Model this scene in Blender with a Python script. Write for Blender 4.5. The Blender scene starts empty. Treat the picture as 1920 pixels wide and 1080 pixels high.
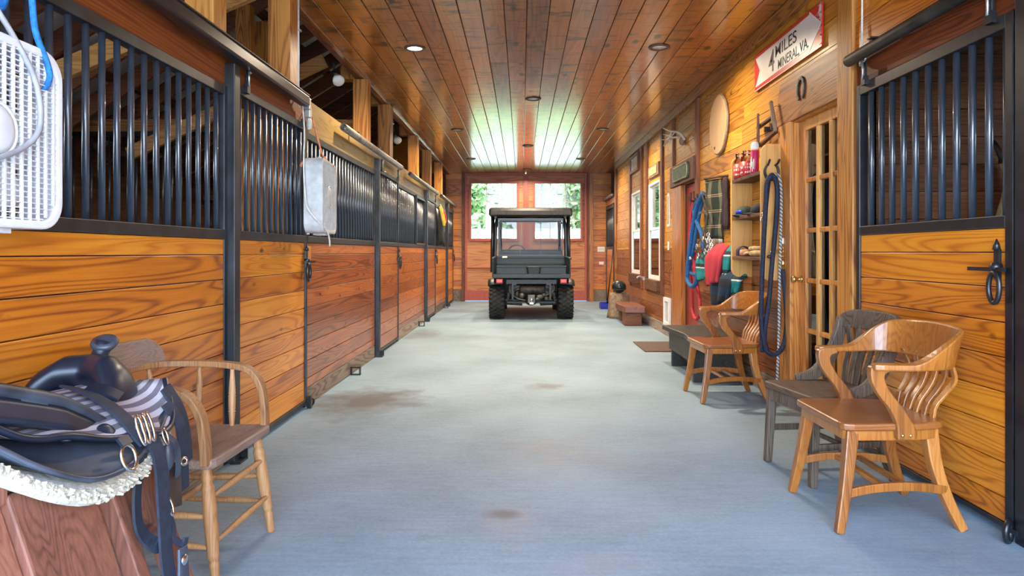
import bpy, math, random
from mathutils import Vector, Matrix
R = random.Random(7)
D = bpy.data
SC = bpy.context.scene
COL = SC.collection
rad = math.radians

# ------------------------------------------------------------------ camera, sky, sun, exposure
cam_d = D.cameras.new('camera')
cam_d.sensor_width = 36.0
cam_d.lens = 24.0
cam_d.shift_x = -18 / 1920
cam_d.shift_y = -67 / 1920
cam_d.clip_start = 0.05
cam_d.clip_end = 300
cam = D.objects.new('camera', cam_d)
COL.objects.link(cam)
cam.location = (0, 0, 1.15)
cam.rotation_euler = (rad(90), 0, 0)
SC.camera = cam

SC.view_settings.view_transform = 'Standard'
SC.view_settings.look = 'None'
SC.view_settings.exposure = 1.68
SC.view_settings.gamma = 1.0
SC.view_settings.use_curve_mapping = False

world = D.worlds.new('sky')
SC.world = world
world.use_nodes = True
_n, _l = world.node_tree.nodes, world.node_tree.links
_n.clear()
_out = _n.new('ShaderNodeOutputWorld')
_bg = _n.new('ShaderNodeBackground')
_tc = _n.new('ShaderNodeTexCoord')
_sep = _n.new('ShaderNodeSeparateXYZ')
_cr = _n.new('ShaderNodeValToRGB')
_cr.color_ramp.elements[0].position = 0.0
_cr.color_ramp.elements[0].color = (0.80, 0.92, 1.0, 1)
_cr.color_ramp.elements[1].position = 0.55
_cr.color_ramp.elements[1].color = (0.36, 0.60, 1.0, 1)
_l.new(_tc.outputs['Generated'], _sep.inputs[0])
_l.new(_sep.outputs['Z'], _cr.inputs[0])
_l.new(_cr.outputs[0], _bg.inputs['Color'])
# the sky is far brighter on the sun's side (behind the camera) than beyond the far doors
_my = _n.new('ShaderNodeMapRange')
_my.interpolation_type = 'SMOOTHSTEP'
_my.inputs['From Min'].default_value = -0.35
_my.inputs['From Max'].default_value = 0.55
_my.inputs['To Min'].default_value = 6.2
_my.inputs['To Max'].default_value = 0.95
_l.new(_sep.outputs['Y'], _my.inputs['Value'])
_l.new(_my.outputs[0], _bg.inputs['Strength'])
_l.new(_bg.outputs[0], _out.inputs['Surface'])

sun_d = D.lights.new('sun', 'SUN')
sun_d.energy = 7.0
sun_d.angle = rad(1.0)
sun_d.color = (1.0, 0.93, 0.82)
sun = D.objects.new('sun', sun_d)
COL.objects.link(sun)
sun.location = (-6, -30, 40)
sun.rotation_euler = (rad(36), rad(-6), 0)      # high, from behind the camera, in at the open front of the barn

LAMP_W = 19.0
F = 1280.0
def at(u, v, Y):
    """point at depth Y that the photograph shows at (u, v); used for the run of ropes and small hung things"""
    return ((u - 978) * Y / F, Y, 1.15 - (v - 473) * Y / F)

# ------------------------------------------------------------------ materials
def nmat(name):
    m = D.materials.new(name)
    m.use_nodes = True
    nt = m.node_tree
    b = nt.nodes['Principled BSDF']
    return m, nt, b

def setp(b, **k):
    for key, v in k.items():
        b.inputs[key.replace('_', ' ')].default_value = v

def flat(name, col, rough=0.5, metal=0.0, var=0.12, scale=18.0, bump=0.0, spec=0.5, coat=0.0, alpha=1.0, sheen=0.0):
    """plain colour with a mottled variation"""
    m, nt, b = nmat(name)
    N, L = nt.nodes, nt.links
    tc = N.new('ShaderNodeTexCoord')
    no = N.new('ShaderNodeTexNoise')
    no.inputs['Scale'].default_value = scale
    no.inputs['Detail'].default_value = 5
    L.new(tc.outputs['Object'], no.inputs['Vector'])
    cr = N.new('ShaderNodeValToRGB')
    d = 1 - var * 1.6
    u = 1 + var * 1.6
    cr.color_ramp.elements[0].color = (col[0] * d, col[1] * d, col[2] * d, 1)
    cr.color_ramp.elements[1].color = (min(1, col[0] * u), min(1, col[1] * u), min(1, col[2] * u), 1)
    cr.color_ramp.elements[0].position = 0.3
    cr.color_ramp.elements[1].position = 0.7
    L.new(no.outputs['Fac'], cr.inputs[0])
    L.new(cr.outputs[0], b.inputs['Base Color'])
    b.inputs['Roughness'].default_value = rough
    b.inputs['Metallic'].default_value = metal
    b.inputs['Specular IOR Level'].default_value = spec
    b.inputs['Coat Weight'].default_value = coat
    if sheen:
        b.inputs['Sheen Weight'].default_value = sheen
    if bump:
        bp = N.new('ShaderNodeBump')
        bp.inputs['Strength'].default_value = bump
        bp.inputs['Distance'].default_value = 0.01
        L.new(no.outputs['Fac'], bp.inputs['Height'])
        L.new(bp.outputs[0], b.inputs['Normal'])
    return m

def wood(name, dark, mid, light, axis='Y', scale=1.0, rough=0.4, rings=26.0, knots=0.0, var=0.25, coat=0.0, bump=0.15, contrast=1.0, smudge=0.0, coat_rough=0.2):
    """plain-sawn boards: contour rings of stretched noise, fine pores, knots, one tone per board (attribute rnd)"""
    m, nt, b = nmat(name)
    N, L = nt.nodes, nt.links
    tc = N.new('ShaderNodeTexCoord')
    at_ = N.new('ShaderNodeAttribute')
    at_.attribute_name = 'rnd'
    off = N.new('ShaderNodeVectorMath'); off.operation = 'MULTIPLY_ADD'
    comb = N.new('ShaderNodeCombineXYZ')
    for i in range(3):
        L.new(at_.outputs['Fac'], comb.inputs[i])
    L.new(comb.outputs[0], off.inputs[0])
    off.inputs[1].default_value = (37.0, 91.0, 53.0)
    L.new(tc.outputs['Object'], off.inputs[2])
    def stretched(along, across):
        mp = N.new('ShaderNodeMapping')
        s = [across * scale] * 3
        s['XYZ'.index(axis)] = along * scale
        mp.inputs['Scale'].default_value = s
        L.new(off.outputs[0], mp.inputs['Vector'])
        return mp.outputs[0]
    n1 = N.new('ShaderNodeTexNoise')
    n1.inputs['Scale'].default_value = 1.0
    n1.inputs['Detail'].default_value = 1.5
    n1.inputs['Distortion'].default_value = 0.4
    L.new(stretched(0.42, 6.0), n1.inputs['Vector'])
    mul = N.new('ShaderNodeMath'); mul.operation = 'MULTIPLY'
    mul.inputs[1].default_value = rings * 4.6
    L.new(n1.outputs['Fac'], mul.inputs[0])
    sn = N.new('ShaderNodeMath'); sn.operation = 'SINE'
    L.new(mul.outputs[0], sn.inputs[0])
    n2 = N.new('ShaderNodeTexNoise')
    n2.inputs['Scale'].default_value = 1.0
    n2.inputs['Detail'].default_value = 4
    L.new(stretched(3.0, 110.0), n2.inputs['Vector'])
    n3 = N.new('ShaderNodeTexNoise')
    n3.inputs['Scale'].default_value = 1.0
    n3.inputs['Detail'].default_value = 3
    L.new(stretched(1.5, 4.0), n3.inputs['Vector'])
    hs = N.new('ShaderNodeMath'); hs.operation = 'MULTIPLY_ADD'
    L.new(sn.outputs[0], hs.inputs[0]); hs.inputs[1].default_value = 0.5; hs.inputs[2].default_value = 0.5
    pw_ = N.new('ShaderNodeMath'); pw_.operation = 'POWER'
    L.new(hs.outputs[0], pw_.inputs[0]); pw_.inputs[1].default_value = 2.6
    a1 = N.new('ShaderNodeMath'); a1.operation = 'MULTIPLY_ADD'     # narrow dark late wood lines
    L.new(pw_.outputs[0], a1.inputs[0]); a1.inputs[1].default_value = -0.25 * contrast; a1.inputs[2].default_value = 0.5 + 0.085 * contrast
    a2 = N.new('ShaderNodeMath'); a2.operation = 'MULTIPLY_ADD'     # pores
    L.new(n2.outputs['Fac'], a2.inputs[0]); a2.inputs[1].default_value = 0.32; L.new(a1.outputs[0], a2.inputs[2])
    a3 = N.new('ShaderNodeMath'); a3.operation = 'MULTIPLY_ADD'     # broad tone
    L.new(n3.outputs['Fac'], a3.inputs[0]); a3.inputs[1].default_value = 0.30; L.new(a2.outputs[0], a3.inputs[2])
    a4 = N.new('ShaderNodeMath'); a4.operation = 'MULTIPLY_ADD'     # board
    L.new(at_.outputs['Fac'], a4.inputs[0]); a4.inputs[1].default_value = var; L.new(a3.outputs[0], a4.inputs[2])
    sub = N.new('ShaderNodeMath'); sub.operation = 'SUBTRACT'
    L.new(a4.outputs[0], sub.inputs[0]); sub.inputs[1].default_value = 0.31 + var * 0.5
    cr = N.new('ShaderNodeValToRGB')
    e = cr.color_ramp.elements
    e[0].position = 0.22; e[0].color = (*dark, 1)
    e[1].position = 0.80; e[1].color = (*light, 1)
    c = e.new(0.5); c.color = (*mid, 1)
    L.new(sub.outputs[0], cr.inputs[0])
    colour = cr.outputs[0]
    if knots:
        vo = N.new('ShaderNodeTexVoronoi')
        vo.inputs['Scale'].default_value = 1.0
        L.new(stretched(2.4, 5.5), vo.inputs['Vector'])
        nk = N.new('ShaderNodeTexNoise'); nk.inputs['Scale'].default_value = 1.0; nk.inputs['Detail'].default_value = 3
        L.new(stretched(14.0, 30.0), nk.inputs['Vector'])
        ad = N.new('ShaderNodeMath'); ad.operation = 'MULTIPLY_ADD'
        L.new(nk.outputs['Fac'], ad.inputs[0]); ad.inputs[1].default_value = 0.22; L.new(vo.outputs['Distance'], ad.inputs[2])
        kr = N.new('ShaderNodeValToRGB')
        kr.color_ramp.elements[0].position = 0.10 + 0.08 * knots; kr.color_ramp.elements[0].color = (1, 1, 1, 1)
        kr.color_ramp.elements[1].position = 0.16 + 0.10 * knots; kr.color_ramp.elements[1].color = (0, 0, 0, 1)
        L.new(ad.outputs[0], kr.inputs[0])
        mx = N.new('ShaderNodeMix'); mx.data_type = 'RGBA'
        L.new(kr.outputs[0], mx.inputs['Factor'])
        L.new(colour, mx.inputs['A'])
        mx.inputs['B'].default_value = (dark[0] * 0.35, dark[1] * 0.35, dark[2] * 0.35, 1)
        colour = mx.outputs['Result']
    if smudge:                     # dark checks lying across the board
        ns = N.new('ShaderNodeTexNoise'); ns.inputs['Scale'].default_value = 1.0; ns.inputs['Detail'].default_value = 6; ns.inputs['Distortion'].default_value = 0.8
        L.new(stretched(13.0, 3.2), ns.inputs['Vector'])
        sr = N.new('ShaderNodeMapRange'); sr.inputs['From Min'].default_value = 0.55; sr.inputs['From Max'].default_value = 0.64; sr.inputs['To Max'].default_value = smudge
        L.new(ns.outputs['Fac'], sr.inputs['Value'])
        mx = N.new('ShaderNodeMix'); mx.data_type = 'RGBA'
        L.new(sr.outputs[0], mx.inputs['Factor']); L.new(colour, mx.inputs['A'])
        mx.inputs['B'].default_value = (dark[0] * 0.25, dark[1] * 0.25, dark[2] * 0.25, 1)
        colour = mx.outputs['Result']
    L.new(colour, b.inputs['Base Color'])
    b.inputs['Roughness'].default_value = rough
    b.inputs['Coat Weight'].default_value = coat
    b.inputs['Coat Roughness'].default_value = coat_rough
    if bump:
        bp = N.new('ShaderNodeBump')
        bp.inputs['Strength'].default_value = bump
        bp.inputs['Distance'].default_value = 0.004
        L.new(a2.outputs[0], bp.inputs['Height'])
        L.new(bp.outputs[0], b.inputs['Normal'])
    return m

def stripes(name, cols, axis, period, rough=0.9, axis2=None, period2=None, cols2=None, skew=0.0, widths=None):
    """woven stripes in object space; cols is a list cycling over one period; an optional second set crosses it"""
    m, nt, b = nmat(name)
    N, L = nt.nodes, nt.links
    tc = N.new('ShaderNodeTexCoord')
    sep = N.new('ShaderNodeSeparateXYZ')
    L.new(tc.outputs['Object'], sep.inputs[0])
    def band(ax, per, cs, wd):
        src = sep.outputs[ax]
        if skew:
            k = N.new('ShaderNodeMath'); k.operation = 'MULTIPLY_ADD'
            L.new(sep.outputs['X' if ax != 'X' else 'Y'], k.inputs[0]); k.inputs[1].default_value = skew; L.new(src, k.inputs[2])
            src = k.outputs[0]
        d = N.new('ShaderNodeMath'); d.operation = 'DIVIDE'; d.inputs[1].default_value = per
        L.new(src, d.inputs[0])
        f = N.new('ShaderNodeMath'); f.operation = 'FRACT'
        L.new(d.outputs[0], f.inputs[0])
        cr = N.new('ShaderNodeValToRGB'); cr.color_ramp.interpolation = 'CONSTANT'
        els = cr.color_ramp.elements
        pos = wd or [i / len(cs) for i in range(len(cs))]
        els[0].position = 0; els[0].color = (*cs[0], 1)
        els[1].position = pos[1]; els[1].color = (*cs[1], 1)
        for i in range(2, len(cs)):
            q = els.new(pos[i]); q.color = (*cs[i], 1)
        L.new(f.outputs[0], cr.inputs[0])
        return cr.outputs[0]
    c = band(axis, period, cols, widths)
    if axis2:
        c2 = band(axis2, period2, cols2, None)
        mx = N.new('ShaderNodeMix'); mx.data_type = 'RGBA'; mx.inputs['Factor'].default_value = 0.35
        L.new(c, mx.inputs['A']); L.new(c2, mx.inputs['B'])
        c = mx.outputs['Result']
    L.new(c, b.inputs['Base Color'])
    no = N.new('ShaderNodeTexNoise'); no.inputs['Scale'].default_value = 300
    L.new(tc.outputs['Object'], no.inputs['Vector'])
    bp = N.new('ShaderNodeBump'); bp.inputs['Strength'].default_value = 0.3; bp.inputs['Distance'].default_value = 0.002
    L.new(no.outputs['Fac'], bp.inputs['Height']); L.new(bp.outputs[0], b.inputs['Normal'])
    b.inputs['Roughness'].default_value = rough
    return m

def twist(name, a, bcol, period, axis='Z', rough=0.8):
    return stripes(name, [a, bcol], axis, period, rough, skew=1.0)

def glass(name, tint=(1, 1, 1), rough=0.0, mix=0.12):
    """thin sheet glass: mostly clear, glossy reflection"""
    m, nt, b = nmat(name)
    N, L = nt.nodes, nt.links
    N.remove(b)
    out = [x for x in N if x.type == 'OUTPUT_MATERIAL'][0]
    tr = N.new('ShaderNodeBsdfTransparent'); tr.inputs[0].default_value = (*tint, 1)
    gl = N.new('ShaderNodeBsdfGlossy'); gl.inputs['Roughness'].default_value = rough
    fr = N.new('ShaderNodeFresnel'); fr.inputs[0].default_value = 1.45
    ad = N.new('ShaderNodeMath'); ad.operation = 'ADD'; ad.inputs[1].default_value = mix; ad.use_clamp = True
    L.new(fr.outputs[0], ad.inputs[0])
    mx = N.new('ShaderNodeMixShader')
    L.new(ad.outputs[0], mx.inputs[0]); L.new(tr.outputs[0], mx.inputs[1]); L.new(gl.outputs[0], mx.inputs[2])
    L.new(mx.outputs[0], out.inputs[0])
    return m

def emit(name, col, s):
    m, nt, b = nmat(name)
    b.inputs['Base Color'].default_value = (*col, 1)
    b.inputs['Emission Color'].default_value = (*col, 1)
    b.inputs['Emission Strength'].default_value = s
    return m

def concrete():
    m, nt, b = nmat('concrete')
    N, L = nt.nodes, nt.links
    tc = N.new('ShaderNodeTexCoord')
    def noise(sc, det, vec=None):
        n = N.new('ShaderNodeTexNoise'); n.inputs['Scale'].default_value = sc; n.inputs['Detail'].default_value = det
        L.new(vec or tc.outputs['Object'], n.inputs['Vector']); return n.outputs['Fac']
    mp = N.new('ShaderNodeMapping'); mp.inputs['Scale'].default_value = (5.0, 45.0, 1.0)   # broom strokes across the aisle
    L.new(tc.outputs['Object'], mp.inputs['Vector'])
    br = noise(1.0, 4, mp.outputs[0])
    big = noise(1.1, 6)
    fine = noise(70, 3)
    s1 = N.new('ShaderNodeMath'); s1.operation = 'MULTIPLY_ADD'; L.new(big, s1.inputs[0]); s1.inputs[1].default_value = 1.3; brs = N.new('ShaderNodeMath'); brs.operation = 'MULTIPLY_ADD'; L.new(br, brs.inputs[0]); brs.inputs[1].default_value = 0.45; brs.inputs[2].default_value = 0.07; L.new(brs.outputs[0], s1.inputs[2])
    s2 = N.new('ShaderNodeMath'); s2.operation = 'MULTIPLY_ADD'; L.new(fine, s2.inputs[0]); s2.inputs[1].default_value = 0.5; L.new(s1.outputs[0], s2.inputs[2])
    dv = N.new('ShaderNodeMath'); dv.operation = 'MULTIPLY'; L.new(s2.outputs[0], dv.inputs[0]); dv.inputs[1].default_value = 0.42
    cr = N.new('ShaderNodeValToRGB')
    cr.color_ramp.elements[0].position = 0.32; cr.color_ramp.elements[0].color = (0.125, 0.195, 0.25, 1)
    cr.color_ramp.elements[1].position = 0.66; cr.color_ramp.elements[1].color = (0.28, 0.395, 0.49, 1)
    L.new(dv.outputs[0], cr.inputs[0])
    colour = cr.outputs[0]
    geo = N.new('ShaderNodeNewGeometry')
    wob = N.new('ShaderNodeTexNoise'); wob.inputs['Scale'].default_value = 5; wob.inputs['Detail'].default_value = 5
    L.new(tc.outputs['Object'], wob.inputs['Vector'])
    # stains: centre x, y, radius x, radius y, strength, colour
    for (x, y, rx, ry, k, c) in STAINS:
        sb = N.new('ShaderNodeVectorMath'); sb.operation = 'SUBTRACT'; L.new(geo.outputs['Position'], sb.inputs[0]); sb.inputs[1].default_value = (x, y, 0)
        sc = N.new('ShaderNodeVectorMath'); sc.operation = 'MULTIPLY'; L.new(sb.outputs[0], sc.inputs[0]); sc.inputs[1].default_value = (1 / rx, 1 / ry, 0)
        ln = N.new('ShaderNodeVectorMath'); ln.operation = 'LENGTH'; L.new(sc.outputs[0], ln.inputs[0])
        w = N.new('ShaderNodeMath'); w.operation = 'MULTIPLY_ADD'; L.new(wob.outputs['Fac'], w.inputs[0]); w.inputs[1].default_value = 1.8; L.new(ln.outputs['Value'], w.inputs[2])
        mr = N.new('ShaderNodeMapRange'); mr.inputs['From Min'].default_value = 1.1; mr.inputs['From Max'].default_value = 1.95
        mr.inputs['To Min'].default_value = k; mr.inputs['To Max'].default_value = 0.0
        L.new(w.outputs[0], mr.inputs['Value'])
        mx = N.new('ShaderNodeMix'); mx.data_type = 'RGBA'
        L.new(mr.outputs[0], mx.inputs['Factor']); L.new(colour, mx.inputs['A']); mx.inputs['B'].default_value = (*c, 1)
        colour = mx.outputs['Result']
    L.new(colour, b.inputs['Base Color'])
    b.inputs['Roughness'].default_value = 0.62
    bp = N.new('ShaderNodeBump'); bp.inputs['Strength'].default_value = 0.35; bp.inputs['Distance'].default_value = 0.004
    L.new(s2.outputs[0], bp.inputs['Height']); L.new(bp.outputs[0], b.inputs['Normal'])
    return m

STAINS = [(-1.22, 5.25, 0.55, 0.55, 0.9, (0.085, 0.078, 0.075)),
          (0.24, 5.85, 0.22, 0.16, 0.7, (0.11, 0.11, 0.12)),
          (-0.05, 2.95, 0.16, 0.25, 0.22, (0.42, 0.26, 0.2)),
          (-0.09, 3.0, 0.10, 0.06, 0.85, (0.12, 0.12, 0.13)),
          (0.2, 3.9, 0.5, 0.5, 0.18, (0.42, 0.3, 0.25)),
          (-1.45, 9.6, 0.35, 0.6, 0.6, (0.1, 0.1, 0.1)),
          (0.2, 9.5, 0.7, 1.6, 0.25, (0.13, 0.13, 0.14)),
          (0.3, 2.5, 0.3, 0.12, 0.2, (0.45, 0.33, 0.3))]

O_D, O_M, O_L = (0.28, 0.060, 0.003), (0.60, 0.185, 0.008), (0.78, 0.31, 0.022)
M = {}
M['board'] = wood('pine boards', O_D, O_M, O_L, 'Y', rough=0.36, knots=0.45, var=0.34, coat=0.25)
M['board_x'] = wood('pine boards across', O_D, O_M, O_L, 'X', rough=0.36, knots=0.45, var=0.34, coat=0.25)
M['board_r'] = wood('darker red boards', (0.14, 0.034, 0.008), (0.36, 0.095, 0.02), (0.52, 0.18, 0.042), 'Y', rough=0.34, knots=0.4, var=0.34, coat=0.3)  # redder, darker tones than the pine boards, for the middle bays
M['siding'] = wood('pine siding', (0.23, 0.075, 0.006), (0.50, 0.21, 0.016), (0.64, 0.33, 0.036), 'Y', rough=0.45, knots=0.25, var=0.3, coat=0.05)
M['siding_low'] = wood('worn pine siding', (0.10, 0.03, 0.008), (0.28, 0.09, 0.025), (0.44, 0.19, 0.07), 'Y', rough=0.4, knots=0.3, var=0.3, coat=0.2)
M['ceil'] = wood('ceiling boards', (0.14, 0.032, 0.004), (0.40, 0.115, 0.010), (0.57, 0.205, 0.020), 'Y', rough=0.30, knots=1.5, var=0.3, coat=1.0, contrast=0.6, rings=12, bump=0.05, smudge=0.75, coat_rough=0.16)
M['post'] = wood('pine post', (0.20, 0.06, 0.008), (0.50, 0.20, 0.032), (0.66, 0.32, 0.07), 'Z', rough=0.5, knots=0.3)
M['beam'] = wood('header beam', (0.06, 0.011, 0.002), (0.17, 0.034, 0.004), (0.26, 0.07, 0.008), 'Y', rough=0.6, knots=0.2)
M['beam_pale'] = wood('olive header beam', (0.10, 0.055, 0.012), (0.21, 0.125, 0.030), (0.30, 0.19, 0.055), 'Y', rough=0.45, knots=0.2, coat=0.2)
M['dark_y'] = wood('dark lumber along', (0.03, 0.012, 0.006), (0.095, 0.036, 0.015), (0.17, 0.07, 0.03), 'Y', rough=0.6)
M['dark_x'] = wood('dark lumber across', (0.05, 0.017, 0.008), (0.15, 0.05, 0.02), (0.25, 0.09, 0.035), 'X', rough=0.6)
M['dark_z'] = wood('dark lumber upright', (0.035, 0.012, 0.005), (0.12, 0.04, 0.014), (0.20, 0.075, 0.025), 'Z', rough=0.55)
M['lumber_x'] = wood('light lumber across', (0.2, 0.07, 0.015), (0.45, 0.2, 0.05), (0.6, 0.33, 0.11), 'X', rough=0.6)
M['grey_y'] = wood('weathered kickboard', (0.10, 0.075, 0.055), (0.22, 0.17, 0.13), (0.38, 0.31, 0.25), 'Y', rough=0.8)
M['casing'] = wood('door casing', (0.20, 0.055, 0.008), (0.50, 0.18, 0.028), (0.68, 0.31, 0.065), 'Z', rough=0.42, coat=0.2)
M['casing_y'] = wood('door header board', (0.14, 0.045, 0.008), (0.38, 0.14, 0.025), (0.52, 0.23, 0.05), 'Y', rough=0.45)
M['batten'] = wood('brown batten', (0.06, 0.018, 0.006), (0.17, 0.05, 0.016), (0.28, 0.09, 0.03), 'Z', rough=0.5)
M['shelf'] = wood('shelf plywood', (0.36, 0.15, 0.03), (0.64, 0.32, 0.08), (0.76, 0.46, 0.16), 'Z', rough=0.5, contrast=0.6)
M['oak'] = wood('honey oak', (0.14, 0.04, 0.006), (0.36, 0.125, 0.020), (0.54, 0.225, 0.045), 'Z', rough=0.3, scale=1.6, coat=0.35, contrast=0.5)
M['oak_x'] = wood('honey oak seat', (0.10, 0.03, 0.008), (0.26, 0.085, 0.02), (0.42, 0.16, 0.04), 'Y', rough=0.3, scale=1.6, coat=0.4, contrast=0.5)
M['worn'] = wood('weathered chair wood', (0.04, 0.026, 0.018), (0.105, 0.075, 0.053), (0.22, 0.175, 0.13), 'Z', rough=0.6, scale=2)
M['worn_x'] = wood('weathered seat wood', (0.04, 0.022, 0.015), (0.10, 0.06, 0.04), (0.18, 0.12, 0.085), 'X', rough=0.5, scale=2)
M['faded'] = wood('faded brown wood', (0.18, 0.075, 0.024), (0.38, 0.18, 0.066), (0.50, 0.285, 0.13), 'Z', rough=0.55, scale=2, contrast=0.6)
M['faded_x'] = wood('faded grey brown seat', (0.12, 0.075, 0.055), (0.23, 0.15, 0.11), (0.33, 0.24, 0.19), 'X', rough=0.55, scale=2, contrast=0.6)
M['stand'] = wood('reddish saddle stand wood', (0.10, 0.035, 0.02), (0.27, 0.10, 0.06), (0.42, 0.20, 0.12), 'Z', rough=0.55, scale=1.2, contrast=0.5)
M['bench'] = wood('black bench wood', (0.012, 0.011, 0.010), (0.03, 0.028, 0.025), (0.075, 0.07, 0.06), 'Y', rough=0.5)
M['log'] = wood('stump bark', (0.06, 0.035, 0.02), (0.20, 0.13, 0.08), (0.36, 0.27, 0.18), 'Z', rough=0.85, scale=2.5, bump=0.6)
M['slab'] = wood('red brown slab', (0.06, 0.02, 0.012), (0.18, 0.06, 0.035), (0.30, 0.12, 0.07), 'Y', rough=0.4, scale=1.5)
M['disc'] = wood('sawn disc', (0.38, 0.21, 0.10), (0.52, 0.33, 0.17), (0.60, 0.42, 0.25), 'Z', rough=0.7, contrast=0.4)
M['pegwood'] = wood('grey brown twig', (0.1, 0.05, 0.03), (0.22, 0.12, 0.07), (0.34, 0.22, 0.14), 'Z', rough=0.7, scale=3)
M['panel'] = wood('door plywood', (0.24, 0.075, 0.025), (0.46, 0.19, 0.075), (0.58, 0.29, 0.13), 'X', rough=0.5, rings=20)
M['red'] = flat('red door paint', (0.40, 0.085, 0.06), 0.45, var=0.08)
M['red_dark'] = flat('dark red door paint', (0.28, 0.035, 0.025), 0.4, var=0.1)
M['steel'] = flat('black painted steel', (0.012, 0.014, 0.018), 0.32, var=0.3, spec=0.6)
M['rail'] = flat('dusty black rail', (0.014, 0.017, 0.022), 0.42, var=0.5, scale=8)
M['bar'] = flat('black round bar', (0.030, 0.040, 0.058), 0.3, var=0.15, spec=0.9, coat=0.4)
M['galv'] = flat('galvanised steel', (0.55, 0.56, 0.56), 0.35, 0.9, var=0.12)
M['pipe'] = flat('grey track steel', (0.24, 0.22, 0.19), 0.42, 0.6, var=0.25)
M['dust'] = flat('dusty black track', (0.028, 0.024, 0.021), 0.55, 0.2, var=0.5, scale=9)
M['chrome'] = flat('nickel', (0.75, 0.74, 0.72), 0.22, 1.0, var=0.05)
M['brass'] = flat('brass', (0.7, 0.5, 0.2), 0.3, 1.0, var=0.1)
M['white'] = flat('white paint', (0.78, 0.78, 0.76), 0.4, var=0.05)
M['fan_white'] = flat('white fan plastic', (0.74, 0.75, 0.79), 0.35, var=0.05)
M['fan_grey'] = flat('dusty fan plastic', (0.50, 0.51, 0.51), 0.45, var=0.12)
M['fan_dark'] = flat('fan shadow interior', (0.16, 0.18, 0.24), 0.5, var=0.1)
M['cord'] = flat('white cord', (0.7, 0.68, 0.63), 0.5)
M['cord_grey'] = flat('grey cord', (0.32, 0.32, 0.35), 0.5)
M['twine'] = flat('orange twine', (0.72, 0.25, 0.13), 0.8)
M['blue_rope'] = flat('blue rope', (0.012, 0.17, 0.52), 0.75, var=0.25, scale=60, bump=0.5)
M['teal_rope'] = flat('royal blue rope', (0.012, 0.105, 0.30), 0.75, var=0.3, scale=80, bump=0.5)
M['red_rope'] = flat('red rope', (0.48, 0.025, 0.04), 0.75, var=0.25, scale=80, bump=0.5)
M['navy_rope'] = flat('navy rope', (0.008, 0.014, 0.036), 0.7, var=0.5, scale=70, bump=0.5)
M['grey_rope'] = twist('grey twisted rope', (0.10, 0.10, 0.11), (0.52, 0.50, 0.47), 0.028)
M['leather'] = flat('grey black leather', (0.040, 0.048, 0.068), 0.42, var=0.35, scale=10)
M['leather_dk'] = flat('black leather', (0.012, 0.017, 0.032), 0.33, var=0.3, scale=8)
M['leather_mid'] = flat('grey skirt leather', (0.030, 0.040, 0.058), 0.55, var=0.35, scale=7)
M['leather_br'] = flat('dark brown leather', (0.05, 0.03, 0.02), 0.5, var=0.3)
M['nylon'] = flat('navy nylon strap', (0.016, 0.022, 0.040), 0.65, var=0.2, scale=40)
M['fleece'] = flat('cream fleece', (0.44, 0.385, 0.29), 0.95, var=0.12, scale=60, bump=1.0, sheen=0.3)
M['saddle_cloth'] = stripes('striped saddle cloth', [(0.15, 0.125, 0.145), (0.47, 0.42, 0.45)], 'X', 0.034)
M['rubber'] = flat('tyre rubber', (0.016, 0.017, 0.018), 0.75, var=0.3)
M['black'] = flat('black plastic', (0.014, 0.016, 0.018), 0.45, var=0.2)
M['bed'] = flat('dark green truck bed', (0.0045, 0.0095, 0.010), 0.42, var=0.25)
M['roof_black'] = flat('dusty black plastic roof', (0.022, 0.022, 0.020), 0.5, var=0.3)
M['engine'] = flat('grimy metal', (0.10, 0.10, 0.095), 0.5, 0.6, var=0.4, scale=14)
M['taillight'] = flat('red tail lens', (0.75, 0.02, 0.015), 0.2, var=0.05)
M['glass'] = glass('window glass')
M['darkglass'] = glass('door glass', (0.75, 0.78, 0.78), 0.01, 0.10)
M['mat'] = flat('brown door mat', (0.11, 0.075, 0.06), 0.9, var=0.25, scale=60, bump=0.5)
M['antler'] = flat('bone antler', (0.58, 0.50, 0.38), 0.5, var=0.15)
M['iron'] = flat('rusty iron', (0.055, 0.045, 0.04), 0.5, 0.6, var=0.4)
M['green_sign'] = flat('mossy green plaque', (0.055, 0.095, 0.055), 0.6, var=0.3)
M['plaque'] = flat('tan plaque', (0.42, 0.34, 0.18), 0.6, var=0.2)
M['ink'] = flat('black lettering', (0.012, 0.012, 0.012), 0.6, var=0.05)
M['sign_white'] = flat('sign white enamel', (0.72, 0.69, 0.62), 0.35, var=0.06, scale=6)
M['sign_red'] = flat('sign red enamel', (0.62, 0.025, 0.018), 0.35, var=0.08)
M['jar'] = glass('clear jar', (0.93, 0.9, 0.88), 0.03, 0.08)
M['candy'] = flat('red label', (0.60, 0.04, 0.03), 0.5, var=0.2, scale=40)
M['label_white'] = flat('white label', (0.8, 0.76, 0.7), 0.6)
M['pink'] = flat('magenta can', (0.55, 0.03, 0.14), 0.28, var=0.08)
M['yellow'] = flat('yellow', (0.75, 0.5, 0.05), 0.5)
M['cap_green'] = flat('dark green cap', (0.018, 0.04, 0.03), 0.8, var=0.3)
M['cap_black'] = flat('black cap', (0.012, 0.013, 0.016), 0.8, var=0.3)
M['blue'] = flat('bright blue plastic', (0.01, 0.035, 0.5), 0.4, var=0.08)
M['tan'] = flat('tan suede', (0.47, 0.33, 0.16), 0.85, var=0.2, bump=0.3)
M['peach'] = flat('peach suede', (0.58, 0.28, 0.17), 0.8, var=0.1)
M['navy'] = flat('navy cloth', (0.015, 0.03, 0.09), 0.85, var=0.25)
M['teal'] = stripes('teal striped cloth', [(0.01, 0.22, 0.22), (0.008, 0.16, 0.17), (0.55, 0.56, 0.52), (0.01, 0.03, 0.04)], 'Z', 0.17, widths=[0, .5, .72, .80])
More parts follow.
